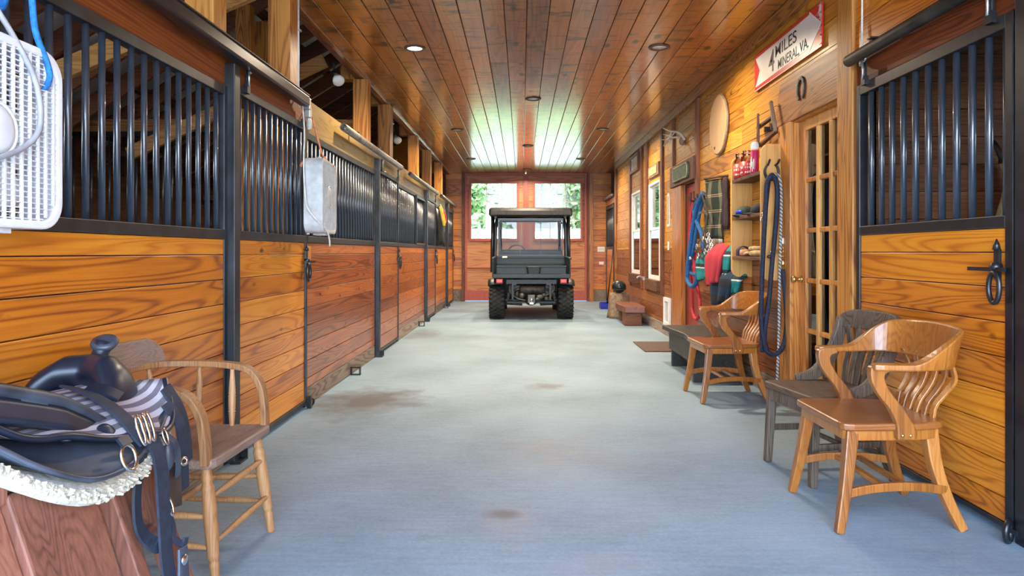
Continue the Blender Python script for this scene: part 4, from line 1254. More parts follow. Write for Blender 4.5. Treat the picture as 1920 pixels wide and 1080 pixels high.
# plaques and frames
t = thing('plaque', 'mossy green plaque with cut corners on the header over the red door', 'plaque', (1.94, 8.33, 2.03))
c = 0.04
oct_ = lambda a, b, c0, d: [(a + c, c0), (b - c, c0), (b, c0 + c), (b, d - c), (b - c, d), (a + c, d), (a, d - c), (a, c0 + c)]
mb = MB(); mb.plate(oct_(-8.72, -7.93, 2.025, 2.215), (1.945, 0, 0), (0, -1, 0), (0, 0, 1), .02); mb.obj('board', 'green_sign', t, bevel=0.003)
mb = MB()
P8 = oct_(-8.70, -7.95, 2.04, 2.20); mb.tube([(1.924, -a, b) for a, b in P8], .006, 5, True); mb.obj('rim', 'plaque', t)
t = thing('plaque', 'small tan framed plaque above the nearer tack room window', 'plaque', (1.97, 10.22, 2.29))
mb = MB(); mb.box(1.965, 1.999, 9.82, 10.62, 2.28, 2.46); mb.obj('board', 'pegwood', t, bevel=0.004)
mb = MB(); mb.box(1.958, 1.9655, 9.92, 10.52, 2.31, 2.43); mb.obj('face', 'plaque', t)
t = thing('framed_notice', 'cream notice in a brown frame above the farther tack room window', 'frame', (1.97, 11.96, 2.55))
mb = MB()
for a, b, z0_, z1_ in ((11.56, 11.61, 2.55, 2.86), (12.31, 12.36, 2.55, 2.86), (11.61, 12.31, 2.81, 2.86), (11.61, 12.31, 2.55, 2.60)): mb.box(1.96, 1.999, a, b, z0_, z1_)
mb.obj('frame_moulding', 'batten', t, bevel=0.003)
mb = MB(); mb.box(1.975, 1.9985, 11.61, 12.31, 2.60, 2.81); mb.obj('paper', 'label_white', t)
t = thing('thermometer', 'tall narrow arched thermometer between the red door and the nearer window', 'thermometer', (1.985, 9.25, 1.48))
pts = [(-.07 + 0, 1.5), (.07, 1.5)] + [(.07 * math.cos(a), 1.88 + .07 * math.sin(a)) for a in [math.pi * i / 8 for i in range(9)]]
mb = MB(); mb.plate(pts, (1.998, 9.25, 0), (0, -1, 0), (0, 0, 1), .014); mb.obj('case', 'white', t)
pts = [(-.045, 1.53), (.045, 1.53)] + [(.045 * math.cos(a), 1.87 + .045 * math.sin(a)) for a in [math.pi * i / 8 for i in range(9)]]
mb = MB(); mb.plate(pts, (1.9836, 9.25, 0), (0, -1, 0), (0, 0, 1), .002); mb.obj('face', 'plaque', t)
t = thing('switch_plate', 'white switch plate below the arched thermometer', 'switch', (1.99, 9.27, 1.18))
mb = MB(); mb.box(1.99, 1.999, 9.235, 9.315, 1.18, 1.295); mb.obj('plate', 'white', t, bevel=0.002)
mb = MB(); mb.box(1.984, 1.99, 9.27, 9.28, 1.225, 1.25); mb.obj('toggle', 'white', t)
for (x, z, w, lb) in ((1.78, 1.22, .17, 'white triple switch plate on the far wall beside the red doors'), (1.815, 0.90, .11, 'white outlet plate on the far wall, lower than the switches')):
    t = thing('wall_plate', lb, 'switch' if w > .15 else 'outlet', (x + w / 2, YE - .01, z - .06))
    mb = MB(); mb.box(x, x + w, YE - .008, YE - .0005, z - .06 if w > .15 else z - .035, z + .06 if w > .15 else z + .03); mb.obj('plate', 'white', t, bevel=0.002)
    mb = MB()
    if w > .15:
        for i in range(3): mb.box(x + .03 + .045 * i, x + .045 + .045 * i, YE - .016, YE - .008, z - .015, z + .015)
        mb.obj('toggle', 'plaque', t)
    else:
        for i in range(2): mb.box(x + .02 + .045 * i, x + .045 + .045 * i, YE - .0095, YE - .008, z - .015, z + .012)
        mb.obj('socket_face', 'cord', t)
t = thing('wall_flap', 'low pet flap in a white frame between thermometer and red door casing', 'pet door', (1.985, 9.3, .14))
mb = MB()
for a, b, z0_, z1_ in ((9.12, 9.17, .15, .53), (9.43, 9.48, .15, .53), (9.17, 9.43, .48, .53), (9.17, 9.43, .15, .20)): mb.box(1.965, 1.999, a, b, z0_, z1_)
mb.obj('frame', 'white', t, bevel=0.004)
mb = MB(); mb.box(1.985, 1.996, 9.17, 9.43, .20, .48); mb.obj('flap', 'fan_grey', t)
t = thing('sill_clamp', 'small pale metal clamp between the two window sills', 'clamp', (1.93, 11.05, .68))
mb = MB(); mb.box(1.95, 1.999, 11.0, 11.08, .70, .76); mb.tube(spline([(1.95, 11.04, .74), (1.90, 11.04, .76), (1.86, 11.02, .73)], 5), .015, 8); mb.obj('clamp_jaw', 'galv', t)

# ------------------------------------------------------------------ shelf unit with its things
t = thing('shelf_unit', 'pale plywood wall shelf with rounded ends, three dark shelves', 'shelf', (1.9, 5.58, 0.93))
def side(y):
    r = 0.07; P = [(2.0, .935), (2.0, 1.975)]
    P += [(1.82 + r - r * math.sin(a), 1.975 - r + r * math.cos(a)) for a in [math.pi / 2 * i / 6 for i in range(7)]]
    P += [(1.82 + r - r * math.cos(a), .935 + r - r * math.sin(a)) for a in [math.pi / 2 * i / 6 for i in range(7)]]
    m = MB(); m.plate(P, (0, y, 0), (1, 0, 0), (0, 0, 1), .022); return m.obj('side_board', 'shelf', t, bevel=0.003)
side(5.215); side(5.94)
SH = [1.775, 1.455, 1.115]
for z in SH:
    mb = MB(); mb.box(1.825, 1.999, 5.216, 5.917, z - .028, z); mb.obj('shelf_board', 'dark_y', t, bevel=0.003)
def jar(y, x, lb):
    t = thing('jar', lb, 'jar', (x, y, SH[0]))
    z = SH[0] + .001
    mb = MB(); mb.lathe((x, y, z), (x, y, z + .215), [(0, .001), (0, .046), (.03, .05), (.62, .05), (.72, .047), (.80, .034), (.86, .034), (.86, .001)], 18); mb.obj('jar_body', 'jar', t)
    mb = MB(); mb.lathe((x, y, z + .184), (x, y, z + .215), [(0, .001), (0, .037), (1, .037), (1, .001)], 16); mb.obj('lid', 'jar', t)
    mb = MB(); mb.lathe((x, y, z + .006), (x, y, z + .125), [(0, .001), (0, .0505), (1, .0505), (1, .001)], 18); o = mb.obj('label_band', 'candy', t)
    mb = MB()
    for k in range(9):
        a = rad(150 + 18 * k); 
        for zz in (.035, .075, .10):
            if R.random() < .75:
                c = Vector((x + .0512 * math.cos(a), y + .0512 * math.sin(a), z + zz)); e = Vector((-math.sin(a), math.cos(a), 0)); w = R.uniform(.004, .0065); h = R.uniform(.006, .012)
                mb.plate([(-w, -h), (w, -h * .6), (w * .8, h), (-w, h * .7)], c, e, (0, 0, 1), .0008)
    mb.obj('label_print', 'label_white', o)
    return t
jar(5.84, 1.868, 'clear jar with red and white label on top shelf, farther from the magenta can')
jar(5.67, 1.872, 'clear jar with red and white label right beside the magenta spray can')
t = thing('spray_can', 'magenta spray can with white cap on the top shelf', 'spray can', (1.875, 5.49, SH[0]))
z = SH[0] + .001; x, y = 1.875, 5.49
mb = MB(); mb.lathe((x, y, z), (x, y, z + .20), [(0, .001), (0, .030), (.02, .033), (.93, .033), (.98, .028), (1, .026), (1, .001)], 18); mb.obj('can_body', 'pink', t)
mb = MB(); mb.lathe((x, y, z + .20), (x, y, z + .262), [(0, .031), (.1, .032), (.6, .031), (.9, .024), (1, .012), (1, .001)], 18); mb.obj('cap', 'white', t)
mb = MB(); mb.lathe((x, y, z + .192), (x, y, z + .199), [(0, .034), (1, .034)], 18); mb.obj('collar_band', 'yellow', t)
mb = MB()
for k in range(5):
    a = rad(170 + 16 * k); c = Vector((x + .0333 * math.cos(a), y + .0333 * math.sin(a), z + .05 + .02 * (k % 3))); e = Vector((-math.sin(a), math.cos(a), 0)); mb.plate([(-.004, -.03), (.004, -.03), (.004, .05), (-.004, .05)], c, e, (0, 0, 1), .0006)
mb.obj('label_print', 'label_white', t)

def cap_hat(x, y, z, yaw, mt, lb, front=None):
    t = thing('cap', lb, 'cap', (x, y, z), yaw, 'caps on the middle shelf')
    mb = MB()
    mb.lathe((0, 0, 0), (0, 0, .085), [(0, .074), (.2, .078), (.55, .072), (.8, .055), (.95, .03), (1, .004)], 18)
    o = MB.obj(mb, 'crown', mt, None); o.parent = t; o.location = (0, 0, .004)
    mb = MB()
    mb.grid(lambda u, v: ((u - .5) * .15 * (1 - .25 * v), .06 * math.sqrt(max(0, 1 - (2 * u - 1) ** 2 * .7)) + .075 * v * math.sqrt(max(0.05, 1 - (2 * u - 1) ** 2)), .018 - .014 * (2 * u - 1) ** 2 - .010 * v), 10, 5, .004)
    o = mb.obj('brim', mt, None); o.parent = t; o.location = (o.location.x, o.location.y, o.location.z)
    if front:
        mb = MB(); mb.grid(lambda u, v: (.079 * math.sin((u - .5) * .9), .079 * math.cos((u - .5) * .9), .02 + .028 * v), 6, 2, .002)
        o = mb.obj('badge', front, None); o.parent = t
    return t
cap_hat(1.90, 5.80, SH[1], rad(115), 'cap_green', 'dark green cap with a blue badge on the middle shelf', 'blue')
cap_hat(1.915, 5.48, SH[1], rad(80), 'cap_black', 'black cap behind the dark green one on the middle shelf')

t = thing('work_glove', 'tan suede glove lying folded on the lowest shelf', 'glove', (1.90, 5.5, SH[2]))
mb = MB()
def pad(m, c, lx, ly, lz, wob=0.06): m.blob(c, lx, ly, lz, 16, 10, lambda d: (max(abs(d.x), abs(d.y), abs(d.z)) ** -0.55) * (1 + wob * math.sin(9 * d.x + 5 * d.y)))
pad(mb, (1.90, 5.46, SH[2] + .026), .055, .13, .026); mb.obj('palm', 'tan', t)
mb = MB(); pad(mb, (1.905, 5.52, SH[2] + .066), .05, .11, .02); mb.obj('cuff', 'tan', t)
mb = MB()
for i in range(4): mb.tube(spline([(1.865 + .022 * i, 5.60, SH[2] + .03), (1.862 + .023 * i, 5.66 + .01 * (i % 2), SH[2] + .028), (1.86 + .023 * i, 5.70, SH[2] + .018)], 4), .012, 8)
mb.obj('finger', 'tan', t)
t = thing('grooming_brush', 'peach pad brush with navy strap on the lowest shelf', 'brush', (1.88, 5.78, SH[2]))
mb = MB(); pad(mb, (1.88, 5.79, SH[2] + .032), .045, .075, .030, .02); mb.obj('brush_pad', 'peach', t)
mb = MB(); mb.strap(spline([(1.83, 5.79, SH[2] + .01), (1.835, 5.79, SH[2] + .06), (1.88, 5.79, SH[2] + .085), (1.925, 5.79, SH[2] + .06), (1.93, 5.79, SH[2] + .01)], 5), .06, .006, (0, 0, 1)); mb.obj('hand_strap', 'navy', t)
t = thing('folded_cloth', 'small navy cloth heaped behind the tan glove', 'cloth', (1.93, 5.38, SH[2]))
mb = MB(); mb.blob((1.95, 5.37, SH[2] + .105), .045, .07, .055, 14, 9, lambda d: 1 + .15 * math.sin(7 * d.x + 4 * d.z)); mb.blob((1.95, 5.33, SH[2] + .05), .045, .08, .05); mb.obj('cloth_fold', 'navy', t)

# ------------------------------------------------------------------ lead ropes on the end board of the shelf unit
YP = 5.190
t = thing('horseshoe_hook', 'horseshoe hook screwed on the near end board of the shelf', 'hook', (1.905, YP, 1.72))
mb = MB()
c0 = Vector(at(1447, 322, YP - .012))
horseshoe(mb, c0, (1, 0, 0), (0, 0, 1), (0, -1, 0), .052, .062, .02, .012)
for s_ in (-1, 1): mb.tube(spline([c0 + Vector((s_ * .03, 0, .052)), c0 + Vector((s_ * .034, -.03, .06)), c0 + Vector((s_ * .036, -.06, .085))], 4), .008, 6)
mb.obj('hook_iron', 'iron', t)
def rope(name, label, pts, r, mt, Y=YP - .03, dy=0.0, parent=None, n=7, m=8):
    P = [at(u, v, Y - (p[0] if p else 0)) for (u, v, *p) in pts]
    mb = MB(); mb.tube(spline(P, n), r, m)
    o = mb.obj(name, mt, parent)
    if label: tag(o, label, 'rope', None)
    return o
t = thing('lead_rope', 'thick navy lead rope looped long over the horseshoe hook', 'rope', (1.9, YP - .05, .5))
rope('strand', None, [(1437, 655, .05), (1428, 610, .05), (1428, 540, .05), (1432, 450, .05), (1436, 380, .06), (1438, 345, .07), (1447, 328, .08), (1456, 345, .07), (1457, 380, .06), (1453, 440, .05), (1447, 500, .05), (1442, 560, .05), (1434, 620, .05), (1434, 650, .05), (1446, 664, .05), (1461, 660, .05), (1471, 640, .05), (1475, 600, .05), (1471, 540, .05), (1468, 505, .04)], .0185, 'navy_rope', parent=t)
rope('strand', None, [(1442, 336, .04), (1434, 420, .03), (1430, 520, .03), (1427, 600, .03), (1429, 660, .03)], .014, 'navy_rope', parent=t)
mb = MB(); p = Vector(at(1468, 498, YP - .07)); mb.lathe(p, p + Vector((0, 0, .045)), [(0, .013), (.2, .015), (.8, .015), (1, .008)], 10); mb.obj('brass_ferrule', 'brass', t)
t = thing('twisted_rope', 'grey twisted rope hanging straight from the horseshoe hook to the floor', 'rope', (1.95, YP - .03, .2))
rope('strand', None, [(1436, 405, .03), (1437, 360, .03), (1441, 335, .05), (1450, 326, .05), (1462, 335, .04), (1465, 380, .03), (1463, 470, .03), (1461, 560, .03), (1460, 640, .02), (1457, 714, .02)], .0105, 'grey_rope', parent=t)
mb = MB(); ring(mb, at(1429, 412, YP - .04), (1, 0, 0), (0, 0, 1), .012, .016, .004, 12, 6); mb.tube([at(1430, 398, YP - .04), at(1429.5, 408, YP - .04)], .005, 6); mb.obj('snap_hook', 'chrome', t)
t = thing('snap_hook', 'brass and nickel snap hooks hanging beside the shelf end board', 'snap hook', (1.99, YP - .03, .95))
mb = MB(); mb.box(*(lambda p: (p[0] - .02, p[0] + .02, YP - .06, YP - .01, p[2] - .022, p[2] + .022))(at(1469, 452, YP - .03))); mb.obj('mount', 'white', t, bevel=0.005)
mb = MB(); ring(mb, at(1465, 468, YP - .05), (1, 0, 0), (0, 0, 1), .018, .02, .005, 14, 6); ring(mb, at(1467, 485, YP - .05), (1, 0, 0), (0, 0, 1), .016, .02, .005, 14, 6)
mb.tube(spline([at(1462, 468, YP - .06), at(1453, 473, YP - .07), at(1446, 480, YP - .07)], 5), .009, 8); mb.obj('snap', 'brass', t)
mb = MB(); p = at(1443, 481, YP - .075); mb.blob(p, .02, .014, .014); mb.obj('trigger', 'black', t)
mb = MB(); p = at(1445, 470, YP - .07); mb.beam(p, (p[0] + .012, p[1], p[2] - .03), .02, .02); mb.obj('trigger_tab', 'chrome', t)

# ------------------------------------------------------------------ ropes and halters beside the red door
def wrope(name, pts, r, mt, parent=None, X=1.93, n=7, m=8):
    mb = MB(); mb.tube(spline([atw(u, v, X - (p[0] if p else 0)) for (u, v, *p) in pts], n), r, m)
    return mb.obj(name, mt, parent)
t = thing('hook_rail', 'dark wooden hook rail beside the red door carrying the ropes', 'hook rail', (1.96, 7.6, 1.6))
mb = MB(); mb.box(1.965, 1.999, 7.15, 7.65, 1.70, 1.77); mb.obj('rail_board', 'dark_y', t, bevel=0.004)
for yy in (7.55, 7.35, 7.2):
    mb = MB(); mb.tube(spline([(1.97, yy, 1.72), (1.90, yy, 1.715), (1.86, yy, 1.73), (1.85, yy, 1.77)], 5), .012, 8); mb.obj('hook', 'iron', t)
t = thing('lead_rope', 'royal blue lead rope hanging in big loops beside the red door', 'rope', (1.9, 7.5, .8))
wrope('strand', [(1318, 362), (1308, 385), (1300, 420), (1293, 470), (1289, 510), (1289, 525), (1297, 537), (1305, 530), (1308, 512), (1308, 490)], .026, 'teal_rope', t, 1.88)
wrope('strand', [(1320, 362), (1314, 390), (1306, 430), (1300, 470), (1293, 505), (1300, 514), (1312, 512), (1319, 500), (1320, 485)], .020, 'teal_rope', t, 1.91)
wrope('strand', [(1316, 366), (1304, 384), (1302, 400), (1308, 420), (1316, 440), (1318, 470)], .024, 'teal_rope', t, 1.90)
mb = MB(); 
for u_, v_ in ((1295, 487), (1308, 488)): mb.lathe(atw(u_, v_ - 6, 1.87), atw(u_, v_, 1.87), [(0, .01), (.5, .02), (1, .02)], 8)
mb.obj('snap_hook', 'chrome', t)
t = thing('lead_rope', 'red lead rope hanging lowest beside the red door', 'rope', (1.92, 7.7, .5))
wrope('strand', [(1303, 372), (1297, 400), (1293, 450), (1293, 500), (1297, 540), (1298, 575), (1301, 592), (1306, 598), (1311, 590), (1312, 565), (1308, 540), (1303, 510), (1301, 480), (1305, 470)], .019, 'red_rope', t, 1.935)
wrope('strand', [(1302, 375), (1295, 420), (1294, 490), (1303, 506), (1308, 500)], .024, 'red_rope', t, 1.945)
t = thing('leather_halter', 'grey brown leather halter with steel rings hanging over the blue rope', 'halter', (1.88, 7.4, 1.1))
for pts in ([(1316, 364), (1322, 384), (1325, 400), (1321, 430), (1314, 450)], [(1310, 400), (1318, 398), (1327, 402)], [(1313, 448), (1306, 462), (1308, 478), (1316, 484), (1322, 474), (1323, 456), (1316, 446)], [(1320, 362), (1326, 372), (1327, 400), (1322, 436)], [(1304, 470), (1312, 466), (1324, 470)]):
    mb = MB(); mb.strap(spline([atw(u, v, 1.85) for u, v in pts], 6), .026, .006, (-1, 0, 0.1)); mb.obj('strap', 'leather_br', t)
for u_, v_ in ((1309, 480), (1318, 448), (1306, 462), (1322, 472)):
    mb = MB(); ring(mb, atw(u_, v_, 1.84), (0, 1, 0), (0, 0, 1), .026, .026, .006, 14, 6); mb.obj('ring', 'chrome', t)
t = thing('lead_chain', 'short silver chain hanging between the ropes and the plaid blanket', 'chain', (1.9, 7.1, 1.0))
mb = MB()
for i in range(9):
    c = Vector(atw(1328 + 1.5 * math.sin(i), 440 + i * 4.0, 1.88)); e = (0, 1, 0) if i % 2 else (1, 0, 0); mb = MB(); ring(mb, c, e, (0, 0, 1), .016, .022, .005, 10, 5); mb.obj('link', 'chrome', t)
for i in range(6):
    c = Vector(atw(1333 + .5 * i, 452 + i * 4, 1.88)); e = (0, 1, 0) if i % 2 else (1, 0, 0); mb = MB(); ring(mb, c, e, (0, 0, 1), .016, .022, .005, 10, 5); mb.obj('link', 'chrome', t)
pass

# plaid blanket folded over a bar
t = thing('plaid_blanket', 'dark green plaid wool blanket with cream stripes hung beside the shelf', 'blanket', (1.94, 6.8, 1.3))
A = [(1.885, 7.02), (1.905, 6.97), (1.965, 6.80), (1.972, 6.74)]
def bl(u, v):
    p = u * 3; i = min(int(p), 2); f = p - i
    x = A[i][0] + (A[i + 1][0] - A[i][0]) * f; y = A[i][1] + (A[i + 1][1] - A[i][1]) * f
    return (x + .008 * math.sin(v * 9 + u * 5), y, 1.895 - .015 * u - .60 * v)
mb = MB(); mb.grid(bl, 12, 14, -.022); mb.obj('front_fold', 'plaid', t)
mb = MB(); mb.grid(lambda u, v: (1.972 - .012 * u + .006 * math.sin(u * 12 + v * 3), 6.735 - .20 * u, 1.89 - .02 * u - .50 * v), 12, 10, -.02); mb.obj('back_fold', 'plum', t)
mb = MB()
for i in range(28):
    p = Vector(bl(i / 27, 1.0)); q = p + Vector((R.uniform(-.008, .008), R.uniform(-.01, .01), -R.uniform(.045, .075))); mb.tube([p, (p + q) / 2 + Vector((0, .004, 0)), q], .0035, 4)
mb.obj('fringe', 'fringe', t)
mb = MB(); mb.tube([(1.999, 6.60, 1.895), (1.95, 6.75, 1.897), (1.88, 7.02, 1.903)], .012, 8); o = mb.obj('hanging_bar', 'dark_y', t)

# folded leg wraps and small rugs over a low rail
def wrap(name, label, cat, u0, u1, v0, v1, X, mt, bulge=.06, waves=3):
    t = thing(name, label, cat, atw((u0 + u1) / 2, v1, X), 0, 'cloths hung under the shelf')
    a = Vector(atw(u0, v0, X)); b = Vector(atw(u1, v0, X)); h = a.z - atw(u0, v1, X)[2]
    def fn(u, v):
        p = a.lerp(b, u)
        out = bulge * math.sin(min(1, v * 3) * math.pi / 2) * (0.75 + 0.25 * math.sin(u * waves * 6.28 + v * 2))
        return (p.x - out + .02, p.y + .02 * math.sin(v * 5 + u * 3), p.z + .02 * math.sin(u * 3.1) - h * v * (0.93 + .07 * math.sin(u * 4 + 1)))
    mb = MB(); mb.grid(fn, 18, 16, .03); mb.obj('cloth', mt, t)
    return t
wrap('leg_wrap', 'teal and white leg wrap hanging left of the red one', 'wrap', 1320, 1345, 476, 526, 1.93, 'teal', .08)
wrap('saddle_pad', 'red cloth with white band and black hem hung under the blanket', 'saddle pad', 1342, 1366, 464, 536, 1.90, 'redcloth', .10, 2)
wrap('leg_wrap', 'teal cloth hanging in front of the shelf unit foot, between red and black cloths', 'wrap', 1362, 1376, 468, 540, 1.92, 'teal', .07, 2)
wrap('stall_rug', 'black rug hanging lowest under the shelf', 'rug', 1350, 1384, 512, 571, 1.91, 'blackcloth', .09, 2)
wrap('leg_wrap', 'teal and white wrap hanging closest to the armchair below the shelf', 'wrap', 1374, 1398, 520, 552, 1.93, 'teal', .08, 2)
t = thing('rug_rail', 'dark low rail carrying the teal and red cloths', 'rail', (1.96, 6.4, 1.1))
mb = MB(); mb.tube([atw(1318, 472, 1.955), atw(1372, 471, 1.955)], .014, 8); mb.obj('rail_bar', 'iron', t)

# ================================================================== CHAIRS (built facing +y at the origin)
def rounded_poly(pts, r, n=4):
    out = []
    m = len(pts)
    for i in range(m):
        p = Vector((*pts[i], 0)); a = Vector((*pts[i - 1], 0)); b = Vector((*pts[(i + 1) % m], 0))
        rr = r[i] if isinstance(r, (list, tuple)) else r
        if rr <= 0: out.append(pts[i]); continue
        p0 = p + (a - p).normalized() * rr; p1 = p + (b - p).normalized() * rr
        for k in range(n + 1):
            t_ = k / n
            q = p0 * (1 - t_) ** 2 + p * 2 * t_ * (1 - t_) + p1 * t_ ** 2
            out.append((q.x, q.y))
    return out

def taper_leg(p, q, w0, w1, mt, parent, mids=None):
    """square leg through p..q (with mid points), tapering"""
    pts = spline([p] + (mids or []) + [q], 6)
    n = len(pts) - 1
    mb = MB()
    mb.strap(pts, [w0 + (w1 - w0) * i / n for i in range(n + 1)], [w0 + (w1 - w0) * i / n for i in range(n + 1)], (0, 1, 0))
    return mb.obj('leg', mt, parent, bevel=0.006)

def captain_chair(label):
    t = thing('captain_chair', label, 'chair', (0, 0, 0), 0, 'honey oak captain chairs with bent arms')
    # seat
    P = rounded_poly([(-.25, .25), (.25, .25), (.245, -.06), (.20, -.215), (-.20, -.215), (-.245, -.06)], [.05, .05, .05, .07, .07, .05])
    mb = MB(); mb.plate(P, (0, 0, .418), (1, 0, 0), (0, 1, 0), .032); mb.obj('seat', 'oak_x', t, bevel=0.009, seg=3)
    P2 = [(x * .93, y * .93) for x, y in P]
    mb = MB(); mb.plate(P2, (0, 0, .375), (1, 0, 0), (0, 1, 0), .042); mb.obj('seat_apron', 'oak', t, bevel=0.004)
    for s in (-1, 1):
        taper_leg((s * .205, .195, .415), (s * .243, .262, 0), .052, .034, 'oak', t, [(s * .224, .225, .2)])
        taper_leg((s * .165, -.15, .415), (s * .215, -.262, 0), .056, .036, 'oak', t, [(s * .178, -.165, .27), (s * .197, -.205, .13)])
        mb = MB(); mb.strap(spline([(s * .228, .235, .155), (s * .222, .11, .178), (s * .212, -.05, .182), (s * .205, -.20, .165)], 6), .020, .036, (0, 0, 1)); mb.obj('stretcher', 'oak', t, bevel=0.004)
    for y in (.06, -.04):
        mb = MB(); mb.strap([(-.216, y, .178), (.216, y, .178)], .026, .020, (0, 0, 1)); mb.obj('stretcher', 'oak', t, bevel=0.004)
    # arm supports: S-shaped boards bolted to the seat sides
    for s in (-1, 1):
        out = [(.03, .385), (.035, .45), (.062, .51), (.105, .565), (.135, .62), (.142, .665), (.125, .690), (.05, .695)]
        inn = [(.045, .668), (.078, .655), (.080, .625), (.058, .580), (.015, .525), (-.022, .47), (-.048, .42), (-.045, .385)]
        po = spline([(0, a, b) for a, b in out], 4); pi = spline([(0, a, b) for a, b in inn], 4)
        poly = [(p.y, p.z) for p in po] + [(p.y, p.z) for p in pi]
        mb = MB(); mb.plate(poly, (s * .245 - .017, 0, 0), (0, 1, 0), (0, 0, 1), .036); o = mb.obj('arm_support', 'oak', t, bevel=0.006, seg=3)
        mb = MB()
        for yy in (-.02, .012): mb.lathe((s * .258, yy, .405), (s * .268, yy, .405), [(0, .007), (.7, .007), (1, .004)], 10)
        mb.obj('bolt', 'brass', o)
    # arms and crest: one bent band, flat at the arms and upright at the back
    plan = spline([(-.262, .135), (-.272, .05), (-.285, -.08), (-.265, -.20), (-.18, -.285), (0, -.315), (.18, -.285), (.265, -.20), (.285, -.08), (.272, .05), (.262, .135)], 6) if False else \
        spline([(a, b, 0) for a, b in ((-.262, .135), (-.270, .05), (-.280, -.06), (-.262, -.165), (-.18, -.235), (0, -.262), (.18, -.235), (.262, -.165), (.280, -.06), (.270, .05), (.262, .135))], 6)
    n = len(plan); rings = []
    for i, p in enumerate(plan):
        tt = abs(2 * i / (n - 1) - 1)            # 1 at the arm ends, 0 at the back
        b = 1 - smooth01((tt - .28) / .42)
        a = plan[min(i + 1, n - 1)] - plan[max(i - 1, 0)]; a.normalize()
        outw = Vector((a.y, -a.x, 0)); 
        if outw.dot(Vector((p.x, p.y + .05, 0))) < 0: outw = -outw
        w = .030 * (1 - b) + .010 * b; 
        endk = 1 - .25 * smooth01((tt - .9) / .1)
        zl, zh = .672 * (1 - b) + .675 * b, .698 * (1 - b) + (.838 - .012 * (tt / .3) ** 2 if tt < .3 else .826) * b
        lean = .035 * b
        c = [(-w * endk, zl, 0), (w * endk, zl, 0), (w * endk, zh, lean), (-w * endk, zh, lean)]
        rings.append([Vector((p.x, p.y, 0)) + outw * (x + l) + Vector((0, 0, z)) for x, z, l in c])
    mb = MB(); mb.loft(rings, smooth=False); mb.obj('crest_and_arms', 'oak', t, bevel=0.007, seg=3)
    for i in range(6):
        f = (i - 2.5) / 2.5
        x0, x1 = f * .135, f * .175
        y1 = -.266 + .03 * f * f * 1.2
        mb = MB(); mb.strap(spline([(x0, -.165 + .01 * (1 - f * f) - .02, .445), (x0 * 1.02, -.195, .50), (x0 * 1.1, -.235, .56), (x1 * .97, -.258, .62), (x1, y1, .70)], 5), .030, .013, (0, 1, .3)); mb.obj('slat', 'oak', t, bevel=0.003)
    return t

ch = captain_chair('honey oak captain chair with bent arms in front of the near stall door')
ch.location = (1.560, 3.035, 0); ch.rotation_euler = (0, 0, rad(90))
dup(ch, (1.625, 5.43, 0), rad(92), 'honey oak captain chair with bent arms beside the black bench, under the hanging ropes')

# weathered side chair between the two
t = thing('side_chair', 'weathered grey brown slatted chair beside the glazed door, half hidden by the honey armchair', 'chair', (0, 0, 0))
P = rounded_poly([(-.235, .235), (.235, .235), (.22, -.10), (.18, -.215), (-.18, -.215), (-.22, -.10)], [.04, .04, .05, .07, .07, .05])
mb = MB(); mb.plate(P, (0, 0, .41), (1, 0, 0), (0, 1, 0), .034); mb.obj('seat', 'worn_x', t, bevel=0.008)
mb = MB(); mb.plate([(x * .93, y * .93) for x, y in P], (0, 0, .345), (1, 0, 0), (0, 1, 0), .063); mb.obj('seat_apron', 'worn', t, bevel=0.004)
for s in (-1, 1):
    taper_leg((s * .20, .195, .40), (s * .215, .215, 0), .046, .036, 'worn', t)
    taper_leg((s * .165, -.15, .40), (s * .20, -.24, 0), .048, .036, 'worn', t, [(s * .175, -.17, .22)])
    mb = MB(); mb.strap([(s * .208, .20, .19), (s * .185, -.18, .19)], .02, .034, (0, 0, 1)); mb.obj('stretcher', 'worn', t, bevel=0.003)
    pts = spline([(s * .228, .04, .445), (s * .224, -.06, .470), (s * .220, -.13, .53), (s * .217, -.18, .61), (s * .215, -.215, .70), (s * .213, -.235, .79)], 6)
    mb = MB(); n = len(pts); mb.strap(pts, [.032] * n, [.052 + .022 * math.sin(i / n * 3.1) for i in range(n)], (0, 1, .5)); mb.obj('back_post', 'worn', t, bevel=0.008)
mb = MB(); mb.strap([(-.2, .03, .19), (.2, .03, .19)], .022, .02, (0, 0, 1)); mb.obj('stretcher', 'worn', t, bevel=0.003)
rings = []
for i in range(25):
    f = i / 12 - 1
    y = -.222 - .045 * (1 - f * f)
    zl = .735 - .0 * f; zh = .838 - .035 * abs(f) ** 5
    rings.append([Vector((f * .235, y + d, z)) for d, z in ((.012, zl), (-.014, zl), (-.040, zh), (-.014, zh))])
mb = MB(); mb.loft(rings, smooth=False); mb.obj('crest_rail', 'worn', t, bevel=0.006)
for i in range(6):
    f = (i - 2.5) / 2.5
    mb = MB(); mb.strap(spline([(f * .125, -.185, .435), (f * .14, -.205, .53), (f * .155, -.24, .64), (f * .165, -.232 - .04 * (1 - f * f), .75)], 5), .034, .012, (0, 1, .3)); mb.obj('slat', 'worn', t, bevel=0.003)
t.location = (1.60, 3.58, 0); t.rotation_euler = (0, 0, rad(99))

